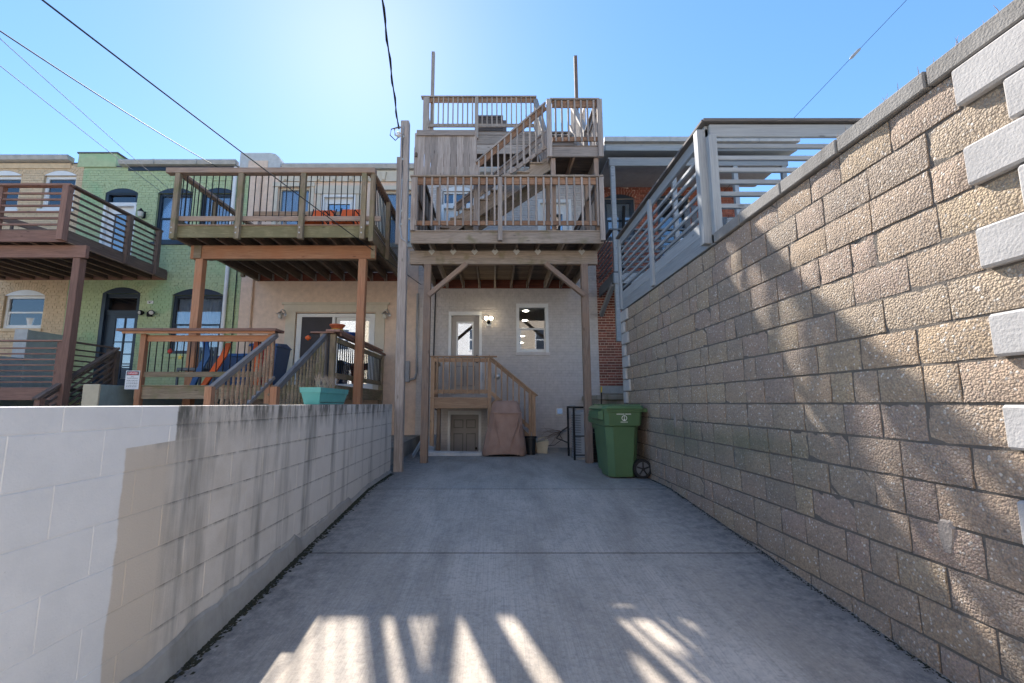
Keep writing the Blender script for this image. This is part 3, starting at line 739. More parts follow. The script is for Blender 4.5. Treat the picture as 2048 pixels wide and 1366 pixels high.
b = MB(); b.tube([(.95, 11.8, .12), (1.2, 11.7, .07), (1.5, 11.6, .10), (1.7, 11.6, .25), (1.66, 11.9, .36)], .008, 6); b.build('cable', M_wire, dw)

# --- beige house
B = thing('beige_row_house', 'beige stucco row house with cream trim and sliding patio door', 'house', (-4.53, FY, .32))
o_sl = (-5.40, -3.24, 1.50, 3.58, 0); o_b1 = (-6.12, -5.22, 5.55, 7.2, 0); o_b2 = (-4.86, -3.94, 4.75, 6.95, 0); o_b3 = (-3.15, -2.30, 5.5, 7.1, 0)
wall_with_bricks(B, -6.96, -2.105, 0, 7.80, [o_sl, o_b1, o_b2, o_b3], None, M_beige, bricks=False)
house_shell(B, -6.96, -2.105, 7.8, M_beige); gutter(B, -6.0, -2.12, 7.83)
b = MB(); b.box(-6.1, -2.12, FY-.05, FY+.0, 7.35, 7.67); b.build('fascia', M_cream, B)
for i in range(9):
    x = -5.9+i*.46; b = MB(); b.loft([[(x-.05,FY-.05,7.36),(x+.05,FY-.05,7.36),(x+.09,FY-.05,7.62),(x-.09,FY-.05,7.62)],[(x-.04,FY-.09,7.38),(x+.04,FY-.09,7.38),(x+.07,FY-.13,7.61),(x-.07,FY-.13,7.61)]]); b.build('bracket', M_cream, B)
window(B, o_b1, M_cream, 'curtain', M_cream); window(B, o_b3, M_cream, 'curtain', M_cream)
for o in (o_b1, o_b3):
    b = MB(); b.box(o[0]-.12, o[0], FY-.025, FY, o[2], o[3]); b.box(o[1], o[1]+.12, FY-.025, FY, o[2], o[3]); b.box(o[0]-.14, o[1]+.14, FY-.05, FY, o[3], o[3]+.12); b.build('window_trim', M_cream, B)
door(B, o_b2, M_white, M_white, (-4.72, -4.08, 4.95, 6.75), kz=5.6)
b = MB(); b.box(-5.02, -4.90, FY-.025, FY, 4.7, 6.98); b.box(-3.90, -3.78, FY-.025, FY, 4.7, 6.98); b.box(-5.06, -3.74, FY-.05, FY, 6.98, 7.22); b.build('door_trim', M_cream, B)
# patio door
pd = node('sliding_door', B, (-4.3, FY, 1.5))
f = MB(); f.box(-5.38, -5.29, FY+.02, FY+.14, 1.5, 3.56); f.box(-3.35, -3.26, FY+.02, FY+.14, 1.5, 3.56); f.box(-5.29, -3.35, FY+.02, FY+.14, 3.47, 3.56); f.box(-5.29, -3.35, FY+.02, FY+.14, 1.5, 1.56); f.build('frame', M_white, pd)
f = MB(); f.box(-5.29, -5.25, FY+.03, FY+.06, 1.56, 3.47); f.box(-4.42, -4.34, FY+.03, FY+.06, 1.56, 3.47); f.build('screen_frame', M_white, pd)
f = MB(); f.box(-5.25, -4.42, FY+.04, FY+.046, 1.56, 3.47); f.build('screen', M_screen, pd)
f = MB(); f.box(-4.32, -4.24, FY+.075, FY+.12, 1.56, 3.47); f.box(-3.43, -3.35, FY+.075, FY+.12, 1.56, 3.47); f.box(-4.24, -3.43, FY+.075, FY+.12, 3.38, 3.47); f.box(-4.24, -3.43, FY+.075, FY+.12, 1.56, 1.66); f.build('sash', M_white, pd)
f = MB(); f.box(-4.24, -3.43, FY+.095, FY+.10, 1.66, 3.38); f.build('pane', M_glassmir, pd)
f = MB(); f.box(-5.4, -3.24, FY+.21, FY+.22, 1.5, 3.58); f.build('interior', M_interior, pd)
f = MB(); f.box(-5.29, -5.26, FY-.0, FY+.03, 2.35, 2.55); f.build('handle', M_white, pd)
b = MB(); b.box(-5.66, -5.40, FY-.03, FY, 1.5, 3.60); b.box(-3.24, -2.98, FY-.03, FY, 1.5, 3.60); b.box(-5.72, -2.92, FY-.035, FY, 3.60, 3.80); b.box(-5.78, -2.86, FY-.06, FY, 3.80, 3.86); b.build('door_trim', M_cream, B)
b = MB(); ring = []
for y_ in (FY-.02, FY+.9):
    ring.append([(-7.26,y_,7.7),(-6.10,y_,7.7),(-6.10,y_,7.98),(-6.15,y_,8.10),(-6.26,y_,8.19),(-6.40,y_,8.22),(-7.26,y_,8.22)])
b.loft(ring); b.build('parapet', M_paleblock, B)
b = MB(); b.box(-7.0, -6.45, FY-.035, FY-.02, 7.7, 7.98); b.build('parapet_patch', M_beige, B)
b = MB(); b.tube([(-6.62, FY-.05, .4), (-6.62, FY-.05, 7.6)], .035, 8); b.build('downspout', M_beige, B)
def lantern(x, z, label):
    t = thing('wall_lantern', label, 'lantern', (x, FY, z), 'wall lanterns beside the sliding door')
    b = MB(); b.lathe([(.05, 0), (.05, .015), (.02, .03)], n=12); put('backplate', b.mesh('bp', M_galv, True), t, Matrix.Translation((x+.06, FY-.004, z)) @ Matrix.Rotation(R(90), 4, 'X'))
    b = MB(); b.tube([(x+.06, FY-.02, z), (x+.05, FY-.10, z+.10), (x, FY-.16, z+.12), (x-.02, FY-.17, z+.06)], .012, 8); b.build('arm', M_galv, t, True)
    b = MB(); b.lathe([(.015, .07), (.03, .055), (.10, .0), (.105, -.01), (.08, -.012)], (x-.02, FY-.17, z), 16); b.build('lamp_shade', M_galv, t, True)
    b = MB(); b.lathe([(.045, 0), (.055, -.04), (.05, -.10), (.02, -.125)], (x-.02, FY-.17, z-.012), 14); b.build('glass_jar', M_lens, t, True)
lantern(-5.72, 3.52, 'bell-shaped silver wall lantern left of the sliding door')
lantern(-2.93, 3.52, 'bell-shaped silver wall lantern right of the sliding door')

# --- green house
G = thing('green_row_house', 'lime green painted brick row house with navy trim', 'house', (-9.33, FY, .32))
o_gd = (-10.72, -9.68, 1.55, 4.12, .17); o_gw = (-8.80, -7.42, 2.45, 4.08, .18); o_gud = (-10.98, -10.06, 4.76, 7.02, .14)
o_gu1 = (-9.50, -8.52, 5.58, 7.02, .15); o_gu2 = (-8.28, -7.30, 5.58, 7.02, .15)
wall_with_bricks(G, -11.68, -6.965, 0, 7.80, [o_gd, o_gw, o_gud, o_gu1, o_gu2], M_green, M_greenj)
house_shell(G, -11.68, -6.965, 7.8, M_green); gutter(G, -10.6, -7.3, 7.95, seams=(-9.6, -8.4))
b = MB(); b.box(-10.4, -7.3, FY-.03, FY+.01, 7.68, 7.80); b.build('frieze_board', M_navy, G)
for o in (o_gu1, o_gu2): window(G, o, M_navy, 'curtain', M_navy, .07, header=M_navy)
window(G, o_gw, M_navy, 'curtain', M_green, .07, header=M_navy)
# 10-light door below
d = node('door', G, (-10.2, FY, 1.55)); y = FY+.09
f = MB(); f.box(-10.72, -10.62, FY+.005, y+.1, 1.55, 4.12); f.box(-9.76, -9.68, FY+.005, y+.1, 1.55, 4.12); f.box(-10.62, -9.76, y-.02, y+.1, 3.56, 3.66); f.box(-10.62, -9.76, y-.02, y+.1, 4.02, 4.12); f.build('frame', M_navy, d)
f = MB(); f.box(-10.62, -10.36, y, y+.05, 1.55, 3.56); f.box(-9.84, -9.76, y, y+.05, 1.55, 3.56); f.box(-10.36, -9.84, y, y+.05, 1.55, 1.80); f.box(-10.36, -9.84, y, y+.05, 3.46, 3.56)
f.build('leaf', M_navy, d)
f = MB(); f.box(-10.115, -10.085, y-.002, y+.04, 1.80, 3.46)
for k in range(1, 5): f.box(-10.36, -9.84, y-.001, y+.039, 1.80+k*.332-.013, 1.80+k*.332+.013)
f.build('muntin', M_navy, d)
for i in range(2):
    for k in range(5):
        p = MB(); xa = -10.36+i*.275; p.box(xa, xa+.245, y+.02, y+.025, 1.81+k*.332, 1.80+(k+1)*.332-.013); p.build('pane', M_glass, d)
p = MB(); p.box(-10.36, -9.84, y+.09, y+.10, 1.8, 3.46); p.build('curtain', M_curtain, d)
p = MB(); p.box(-10.62, -9.76, y+.02, y+.026, 3.66, 4.02); p.build('pane', M_glass, d); p = MB(); p.box(-10.72, -9.68, y+.115, y+.12, 1.5, 4.12); p.build('interior', M_interior, d)
arch_panel('arched_header', o_gd, M_navy, d, FY)
# white upper door with transom
d = door(G, (-10.96, -10.08, 4.76, 6.68, 0), M_white, M_white, (-10.74, -10.30, 4.95, 6.45), kz=5.7)
tr = node('transom', G, (-10.5, FY, 6.7)); f = MB(); f.box(-10.98, -10.9, FY+.02, FY+.12, 6.74, 7.02); f.box(-10.12, -10.06, FY+.02, FY+.12, 6.74, 7.02); f.box(-10.9, -10.12, FY+.02, FY+.12, 6.98, 7.02); f.build('frame', M_navy, tr)
f = MB(); f.box(-10.9, -10.12, FY+.1, FY+.105, 6.73, 6.98); f.build('pane', M_glass, tr); f = MB(); f.box(-10.98, -10.06, FY+.2, FY+.21, 6.7, 7.02); f.build('interior', M_interior, tr); arch_panel('arched_header', o_gud, M_navy, tr, FY)
b = MB(); b.box(-11.86, -10.78, FY-.02, FY+.9, 7.8, 8.20); b.build('parapet', M_green, G)
b = MB(); b.box(-11.9, -10.74, FY-.04, FY+.94, 8.20, 8.24); b.build('parapet_cap', M_roofing, G)
b = MB(); b.tube([(-7.32, FY-.07, .4), (-7.32, FY-.07, 7.75)], .05, 10); b.build('downspout', M_white, G)
b = MB(); b.tube([(-7.08, FY-.03, .4), (-7.08, FY-.03, 7.7)], .014, 6); b.build('cable', M_wire, G)
t = thing('house_number_plate', 'small white number plate on the green brick wall', 'plaque', (-9.38, FY, 3.87))
block('plate', -9.46, -9.30, FY-.025, FY-.006, 3.83, 3.91, M_signw, t, .003)
b = MB(); b.box(-9.43, -9.33, FY-.03, FY-.026, 3.875, 3.885); b.box(-9.41, -9.37, FY-.03, FY-.026, 3.85, 3.876); b.build('marking', M_ink, t)
t = thing('security_light', 'black and white twin security light on the green brick wall', 'light', (-9.35, FY, 3.55))
for (dx, m_) in ((-.14, M_black), (.10, M_signw)):
    b = MB(); b.lathe([(.03, 0), (.07, .07), (.075, .11), (.06, .115)], n=14); put('lamp_head', b.mesh('head', m_ if m_ is M_black else M_black, True), t, Matrix.Translation((-9.35+dx, FY-.06, 3.57)) @ Matrix.Rotation(R(100), 4, 'X') @ Matrix.Rotation(R(-20 if dx < 0 else 20), 4, 'Y'))
    b = MB(); b.lathe([(.058, .112), (.04, .125), (.01, .13)], n=14); put('lens', b.mesh('lens', M_lens, True), t, Matrix.Translation((-9.35+dx, FY-.06, 3.57)) @ Matrix.Rotation(R(100), 4, 'X') @ Matrix.Rotation(R(-20 if dx < 0 else 20), 4, 'Y'))
block('junction_box', -9.42, -9.28, FY-.06, FY-.006, 3.47, 3.60, M_black, t, .01)
t = thing('porch_lamp', 'small carriage lamp on the green wall beside the white upper door', 'lamp', (-9.82, FY, 6.35))
block('plate', -9.87, -9.77, FY-.03, FY-.006, 6.26, 6.46, M_black, t, .004)
b = MB(); b.lathe([(.03, -.1), (.06, -.08), (.075, .06), (.03, .12), (.01, .14)], (-9.82, FY-.13, 6.35), 8); b.build('lantern_body', M_lens, t)
b = MB(); b.lathe([(.085, .055), (.05, .11), (.01, .16)], (-9.82, FY-.13, 6.35), 8); b.build('lantern_cap', M_black, t)

# --- cream house
Cr = thing('cream_row_house', 'cream painted brick row house at the far left', 'house', (-14.1, FY, .32))
o_c1 = (-12.78, -11.86, 6.55, 7.55, .14); o_c2 = (-14.4, -13.42, 6.55, 7.55, .14); o_c3 = (-13.38, -12.28, 3.15, 4.06, .16); o_c4 = (-15.5, -14.6, 4.7, 7.0, 0)
wall_with_bricks(Cr, -16.5, -11.685, 0, 7.9, [o_c1, o_c2, o_c3], M_creamb, M_creamj); house_shell(Cr, -16.5, -11.685, 7.9, M_creamb); gutter(Cr, -16.4, -12.0, 8.07, .2)
for o in (o_c1, o_c2): window(Cr, o, M_white, 'none', M_white, .08, M_glass, header=M_white)
window(Cr, o_c3, M_white, 'none', M_creamb, .07, M_glass, header=M_white)
b = MB(); b.box(-16.4, -12.05, FY-.03, FY+.01, 7.75, 7.9); b.build('frieze_board', M_creamb, Cr)
b = MB(); b.tube([(-13.6, 13, 7.9), (-13.58, 13, 8.6)], .05, 10); b.build('vent_pipe', M_black, Cr)
pt = thing('potted_plant', 'white pot with leafy plant behind the cream house window', 'plant', (-12.72, FY+.2, 3.22))
b = MB(); b.lathe([(.09, 0), (.13, .22), (.14, .23)], (-12.72, FY+.19, 3.22), 14); b.build('pot', M_white, pt, True)
b = MB(); rd = random.Random(2)
for i in range(60):
    a_ = rd.random()*6.28; r_ = rd.random()*.22; z = 3.45+rd.random()*.45; x = -12.72+r_*math.cos(a_); yy = FY+.19+.3*r_*math.sin(a_); s_ = .035
    b.add([(x,yy,z),(x+s_,yy-.01,z+s_*rd.random()),(x+s_*.2,yy,z+s_*1.6)], [(0,1,2)])
b.build('leaves', plain('house_plant_leaf', (.05, .10, .03), .6), pt)

# --- red house (right)
Rd = thing('red_brick_row_house', 'unpainted red brick row house behind the grey slatted deck', 'house', (5.0, FY, 1.2))
o_r1 = (3.06, 3.92, 5.62, 6.86, .12); o_r2 = (4.55, 5.45, 4.4, 6.86, .12)
b_rect = (2.80, 3.50, 1.62, 4.25)
wall_with_bricks(Rd, 2.785, 6.85, 1.6, 7.7, [o_r1, o_r2], M_red, M_mortar, single=b_rect)
# the strip of wall at driveway level: its bricks one by one in front of the joined ones
house_shell(Rd, 2.785, 6.85, 7.75, M_red)
b = MB(); b.box(2.785, 6.85, FY-.06, FY+.2, 1.40, 1.60); b.build('plinth', M_conc, Rd)
b = MB(); b.box(2.785, 6.85, FY+.0, FY+.2, -.2, 1.40); b.build('foundation', M_conc, Rd)
window(Rd, o_r1, M_navy, 'blind', None, .10, M_glass, header=M_navy); window(Rd, o_r2, M_navy, 'none', None, .10, M_glass, header=M_navy)
b = MB(); b.tube([(3.50, FY-.06, 1.55), (3.50, FY-.06, 5.0), (3.6, FY-.06, 6.6)], .045, 8); b.build('downspout', M_black, Rd)

# upper porch of the red house
po = thing('covered_balcony', 'grey covered balcony with slatted rail on the red brick house', 'balcony', (5, 11.2, 4.2))
b = MB(); b.box(2.83, 7.35, 10.52, FY-.005, 7.20, 7.235); b.build('ceiling', M_soffit, po)
cb_ = MB()
for i in range(20): cb_.box(2.87, 7.30, 10.60+i*.07, 10.60+i*.07+.062, 7.192, 7.199)
cb_.build('soffit_boards', M_soffit, po)
b = MB(); b.loft([[(2.72,10.42,7.36),(2.72,FY,7.55),(2.72,FY,7.8),(2.72,10.42,7.62)], [(7.5,10.42,7.36),(7.5,FY,7.55),(7.5,FY,7.8),(7.5,10.42,7.62)]]); b.build('roof', M_steelpaint, po)
block('fascia', 2.74, 7.48, 10.38, 10.42, 7.34, 7.50, M_steelpaint, po)
b = MB(); b.box(2.70, 7.52, 10.30, 10.40, 7.54, 7.66); gt = b.build('gutter', M_gutter, po)
for x in (3.2, 4.3, 5.4, 6.5): b = MB(); b.box(x, x+.02, 10.292, 10.36, 7.535, 7.668); b.build('strap', M_pipe, gt)
block('beam', 2.86, 7.32, 10.52, 10.62, 7.02, 7.20, M_steelpaint, po)
for x in (2.94, 4.46, 6.0, 7.22): block('post', x-.055, x+.055, 10.53, 10.63, 2.6, 7.02, M_steelpaint, po, .006)
block('deck_floor', 2.86, 7.3, 10.5, FY-.03, 4.25, 4.30, M_steeldark, po)
block('rim', 2.86, 7.3, 10.50, 10.55, 4.0, 4.25, M_steelpaint, po); block('rim', 2.83, 2.87, 10.5, FY-.02, 4.0, 4.25, M_steeldark, po)
for i in range(7):
    z = 4.42+i*.13; timber('slat', (2.85, 10.6, z), (2.85, FY-.03, z), .02, .05, M_steeldark, po)
    timber('slat', (3.02, 10.56, z), (7.2, 10.56, z), .02, .05, M_steeldark, po)
timber('rail_cap', (2.85, 10.5, 5.36), (2.85, FY-.03, 5.36), .10, .04, M_steeldark, po); timber('rail_cap', (2.9, 10.56, 5.36), (7.3, 10.56, 5.36), .10, .04, M_steeldark, po)
timber('brace', (2.86, 11.9, 3.5), (2.86, 10.6, 4.0), .09, .12, M_steelpaint, po)
ch = thing('balcony_chair', 'dark chair on the balcony behind the grey slatted rail', 'chair', (5.1, 11.1, 4.3))
block('seat', 4.8, 5.35, 10.9, 11.4, 4.70, 4.76, M_steeldark, ch)
for i in range(5): block('back_slat', 4.82+i*.105, 4.90+i*.105, 11.38, 11.41, 4.78, 5.25, M_steeldark, ch, .002)
for x in (4.82, 5.33):
    for yy in (10.93, 11.37): block('leg', x-.02, x+.02, yy-.02, yy+.02, 4.3, 4.70, M_steeldark, ch, .003)
t = thing('concrete_landing', 'mossy concrete landing below the red brick wall', 'landing', (3.1, 10.9, 0))
block('base', 2.32, 4.18, 10.2, FY-.07, 0, 1.22, M_ledge, t, .01); block('cap', 2.28, 4.18, 10.14, FY-.065, 1.221, 1.33, M_ledge, t, .012)

# unseen houses added across the alley to bounce sunlight into the shade; glass mirrors them
for i, (nm, c) in enumerate((('white', (.72, .69, .64)), ('cream', (.66, .56, .42)), ('pale grey', (.62, .59, .56)), ('buff', (.62, .50, .38)), ('pale yellow', (.68, .60, .42)), ('off-white', (.70, .65, .58)))):
    xa = -14.4+i*4.8; yb = -8.0; t = thing('added_alley_house', '%s unseen row house added across the alley to bounce sunlight' % nm, 'house', (xa+2.4, yb, -.5), 'added bounce-light houses across the alley')
    am = masonry('added_alley_house_%d' % i, c, tuple(k*.7 for k in c), .25)
    block('wall', xa+.01, xa+4.79, yb-8, yb, -.5, 7.9, am, t, 0); block('cornice', xa-.0, xa+4.8, yb-.3, yb+.18, 7.9, 8.15, M_white, t, .01)
    for (wx, wz) in ((.9, 4.9), (2.9, 4.9), (2.9, 1.5)):
        f = block('window', xa+wx, xa+wx+1.0, yb-.02, yb+.05, wz, wz+1.6, M_white, t, .01)
        for k in range(2): block('pane', xa+wx+.07, xa+wx+.93, yb+.052, yb+.058, wz+.08+k*.76, wz+.76+k*.76, M_navy, f, 0)
    d = block('door', xa+.9, xa+1.8, yb-.02, yb+.06, -.3, 2.0, M_doorgrey, t, .01); knob(d, xa+1.7, yb+.06, .7, M_galv)

# ------------------------------------------------------------------ grey timber deck of the grey house
D = thing('timber_deck', 'tall weathered grey timber deck with stairs to the roof, centre', 'deck', (.24, 10, 0))
JB = 4.257; FT = 4.52
XA, XB, YF = -1.66, 2.14, 8.49
for x in (-1.38, 1.83): timber('post', (x, 8.97, 0), (x, 8.97, JB-.286), .14, .14, M_post, D, .006)
timber('beam', (-1.75, 8.935, JB-.143), (2.10, 8.935, JB-.143), .045, .285, M_greymoss, D); timber('beam', (-1.74, 9.0, JB-.143), (2.09, 9.0, JB-.143), .045, .285, M_post, D)
timber('knee_brace', (-1.34, 8.86, 3.30), (-.58, 8.86, 3.955), .09, .11, M_post, D, up=(0, -1, 0)); timber('knee_brace', (1.80, 8.86, 3.30), (1.03, 8.86, 3.955), .09, .11, M_post, D, up=(0, -1, 0))
jx = [-1.30, -.86, -.42, .0, .44, .88, 1.36, 1.78]
for i, x in enumerate(jx):
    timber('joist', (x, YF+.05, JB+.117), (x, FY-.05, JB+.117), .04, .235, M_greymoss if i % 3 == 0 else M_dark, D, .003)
    if i != 6:
        b = MB(); r_ = .07; b.add([(x, 8.90, JB-.10), (x+r_, 8.90, JB-.02), (x, 8.90, JB+.06), (x-r_, 8.90, JB-.02), (x, 8.908, JB-.10), (x+r_, 8.908, JB-.02), (x, 8.908, JB+.06), (x-r_, 8.908, JB-.02)], [(0,1,2,3),(7,6,5,4),(0,4,5,1),(1,5,6,2),(2,6,7,3),(3,7,4,0)]); b.build('joist_tie', M_hanger, D)
    h_ = MB(); h_.box(x-.03, x-.024, FY-.16, FY-.048, JB, JB+.17); h_.box(x+.024, x+.03, FY-.16, FY-.048, JB, JB+.17); h_.build('joist_hanger', M_hanger, D)
timber('joist', (1.43, YF+.05, JB+.117), (1.43, FY-.05, JB+.117), .04, .235, M_dark, D, .003)
timber('ledger', (XA, FY-.025, JB+.117), (XB-.05, FY-.025, JB+.117), .04, .235, M_ledger, D)
timber('rim_joist', (XA, YF+.02, JB+.118), (XB, YF+.02, JB+.118), .04, .236, M_greymoss, D); timber('rim_joist', (XA+.02, YF+.04, JB+.118), (XA+.02, FY-.05, JB+.118), .04, .236, M_grey, D); timber('rim_joist', (XB-.02, YF+.04, JB+.118), (XB-.02, FY-.05, JB+.118), .04, .236, M_greymoss, D)
n_ = 24
for i in range(n_):
    y0 = YF-.02+(FY-YF)*i/n_; timber('deck_board', (XA-.01, y0+.073, FT-.014), (XB+.01, y0+.073, FT-.014), .138, .027, M_greymoss if i < 2 else M_dark, D, .003)
def rail_run(P, x0, x1, y, zb, zt, m_rail, m_bal, m_cap, n, side=-1, skip=()):
    """front rail: 2x4 top & bottom rails, balusters nailed on the camera side, flat cap"""
    timber('top_rail', (x0, y, zt-.075), (x1, y, zt-.075), .038, .14, m_rail, P); timber('bottom_rail', (x0, y, zb+.10), (x1, y, zb+.10), .038, .09, m_rail, P)
    timber('rail_cap', (x0-.05, y, zt+.015), (x1+.05, y, zt+.015), .14, .032, m_cap, P)
    for i in range(n):
        x = x0+(x1-x0)*(i+.5)/n
        if i in skip: continue
        timber('baluster', (x, y+side*.038, zb+.03), (x, y+side*.038, zt-.006), .036, .036, m_bal, P, .003)
rail_run(D, XA+.02, .07, YF+.0, FT+.05, 5.62, M_pink, M_grey, M_greymoss, 11)
rail_run(D, .13, XB-.03, YF+.0, FT+.05, 5.62, M_pink, M_grey, M_greymoss, 13)
for x in (.10, XB-.03): timber('rail_post', (x, YF-.05, 4.29), (x, YF-.05, 5.60), .09, .075, M_grey, D)
timber('rail_post', (XA+.04, YF-.04, 4.5), (XA+.04, YF-.04, 5.60), .085, .06, M_grey, D)
# right side rail
timber('top_rail', (XB-.02, YF+.05, 5.55), (XB-.02, FY-.1, 5.55), .038, .13, M_grey, D); timber('bottom_rail', (XB-.02, YF+.05, 4.67), (XB-.02, FY-.1, 4.67), .038, .09, M_grey, D); timber('rail_cap', (XB-.02, YF, 5.635), (XB-.02, FY-.05, 5.635), .14, .03, M_grey, D)
for i in range(22): y_ = YF+.15+i*.152; timber('baluster', (XB+.018, y_, 4.60), (XB+.018, y_, 5.61), .036, .036, M_grey, D, .003)
# left side privacy fence
for i in range(22): y_ = YF+.30+i*.142; timber('privacy_board', (XA-.01, y_, 4.45), (XA-.01, y_, 6.42+.04*(i % 2)), .018, .136, M_dark if i % 3 else M_grey, D, .002, up=(0, 1, 0))
for z in (4.75, 5.5, 6.25): timber('fence_rail', (XA+.025, YF+.2, z), (XA+.025, FY-.1, z), .038, .09, M_dark, D)
# front privacy panel above the rail
px0, px1, PYY = -1.60, -.44, 8.72
for i in range(9):
    x = px0+.065+i*.135
    if x > px1: break
    b = MB(); w2 = .064; zt = 6.79
    b.loft([[(x-w2,PYY-.009,5.70),(x+w2,PYY-.009,5.70),(x+w2,PYY+.009,5.70),(x-w2,PYY+.009,5.70)], [(x-w2,PYY-.009,zt-.03),(x+w2,PYY-.009,zt-.03),(x+w2,PYY+.009,zt-.03),(x-w2,PYY+.009,zt-.03)], [(x-w2*.5,PYY-.009,zt),(x+w2*.5,PYY-.009,zt),(x+w2*.5,PYY+.009,zt),(x-w2*.5,PYY+.009,zt)]])
    me = b.mesh('privacy_board', M_grey); c_ = Vector((x, PYY, 6.2)); me.transform(Matrix.Rotation(R(90), 4, 'Y') @ Matrix.Translation(-c_))
    put('privacy_board', me, D, Matrix.Translation(c_) @ Matrix.Rotation(R(-90), 4, 'Y'))
timber('fence_rail', (px0-.03, PYY-.03, 6.72), (px1+.02, PYY-.03, 6.72), .038, .12, M_grey, D); timber('fence_rail', (px0-.03, PYY-.03, 5.74), (px1+.02, PYY-.03, 5.74), .038, .10, M_greymoss, D)
timber('fence_post', (px1+.03, PYY+.05, FT), (px1+.03, PYY+.05, 6.80), .06, .09, M_grey, D); timber('fence_post', (px0-.03, PYY+.06, FT), (px0-.03, PYY+.06, 6.75), .09, .09, M_grey, D)
# first flight, rising to the right
s0 = Vector((-1.20, 0, FT)); s1 = Vector((1.12, 0, 6.34)); nst = 9; rise = (6.34-FT)/nst; run = (s1.x-s0.x)/(nst-1+.4)
for yy in (8.86, 9.62):
    timber('stringer', (s0.x+.02, yy, FT+.02), (s1.x+.05, yy, 6.34-rise*.9), .042, .27, M_greymoss, D)
    for k in range(nst-1):
        xk = s0.x+run*k; zk = FT+rise*(k+1)
        b = MB(); b.add([(xk,yy-.02,zk-.03),(xk+run,yy-.02,zk-.03),(xk+run*.9,yy-.02,zk-.16),(xk,yy-.02,zk-rise-.03),(xk,yy+.02,zk-.03),(xk+run,yy+.02,zk-.03),(xk+run*.9,yy+.02,zk-.16),(xk,yy+.02,zk-rise-.03)], [(0,1,2,3),(7,6,5,4),(0,4,5,1),(1,5,6,2),(2,6,7,3),(3,7,4,0)]); b.build('stringer_notch', M_greymoss, D)
for k in range(nst-1):
    xk = s0.x+run*k; zk = FT+rise*(k+1)
    for q in range(2): timber('tread', (xk+.06+q*.135, 8.80, zk-.012), (xk+.06+q*.135, 9.68, zk-.012), .13, .03, M_greymoss, D)
def sloped_rail(P, a0, a1, b0, b1, n, m_h, m_b, off, cap=True):
    """a: handrail line, b: bottom-rail line (3D points); balusters hang between"""
    a0, a1, b0, b1 = map(Vector, (a0, a1, b0, b1)); o = Vector(off)
    timber('handrail', a0-Vector((0,0,.06)), a1-Vector((0,0,.06)), .038, .13, m_h, P)
    if cap: timber('rail_cap', a0+Vector((0,0,.02)), a1+Vector((0,0,.02)), .13, .032, M_grey, P)
    timber('bottom_rail', b0, b1, .038, .085, m_b, P)
    for i in range(n):
        t = (i+.5)/n; p = a0.lerp(a1, t)+o; q = b0.lerp(b1, t)+o
        timber('baluster', (q.x, q.y, q.z-.05), (p.x, p.y, p.z-.01), .036, .036, m_b, P, .003)
sloped_rail(D, (-.40, 8.74, 6.06), (1.06, 8.74, 7.40), (-.40, 8.74, 5.32), (1.06, 8.74, 6.44), 11, M_pink, M_grey, (0, -.038, 0))
timber('rail_post', (-.37, 8.74, FT), (-.37, 8.74, 6.02), .075, .07, M_grey, D)
timber('rail_post', (-1.16, 8.76, FT), (-1.16, 8.76, 5.55), .08, .08, M_grey, D)
sloped_rail(D, (-.9, 9.66, 5.55), (1.06, 9.66, 7.25), (-.9, 9.66, 4.95), (1.06, 9.66, 6.52), 13, M_grey, M_grey, (0, .038, 0))
# landing
LX0, LX1, LY0, LY1, LZ = 1.10, 2.16, 8.56, 9.68, 6.36
for (x, y_) in ((1.19, 8.66), (2.07, 8.66), (1.19, 9.6), (2.07, 9.6)): timber('landing_post', (x, y_, FT), (x, y_, LZ-.24), .09, .10, M_post, D)
timber('landing_rim', (LX0, LY0+.02, LZ-.13), (LX1, LY0+.02, LZ-.13), .04, .22, M_grey, D); timber('landing_rim', (LX0+.02, LY0+.04, LZ-.13), (LX0+.02, LY1, LZ-.13), .04, .22, M_grey, D); timber('landing_rim', (LX1-.02, LY0+.04, LZ-.13), (LX1-.02, LY1, LZ-.13), .04, .22, M_grey, D)
timber('landing_joist', (1.62, LY0+.04, LZ-.14), (1.62, LY1, LZ-.14), .04, .20, M_post, D)
for i in range(8): timber('landing_board', (LX0, LY0+.06+i*.141, LZ-.014), (LX1, LY0+.06+i*.141, LZ-.014), .136, .027, M_dark, D, .003)
rail_run(D, LX0+.08, LX1-.06, LY0+.02, LZ+.05, 7.36, M_pink, M_grey, M_grey, 7)
for x in (LX0+.01, LX1-.01): timber('rail_post', (x, LY0-.03, LZ-.27), (x, LY0-.03, 7.36), .10, .075, M_grey, D)
for z, h in ((7.28, .13), (6.50, .09)): timber('side_rail', (LX1-.02, LY0+.06, z), (LX1-.02, LY1, z), .038, h, M_grey, D)
for i in range(7): y_ = LY0+.15+i*.145; timber('baluster', (LX1+.018, y_, LZ+.05), (LX1+.018, y_, 7.35), .036, .036, M_grey, D, .003)
timber('rail_cap', (LX1-.02, LY0, 7.375), (LX1-.02, LY1+.05, 7.375), .14, .03, M_grey, D)
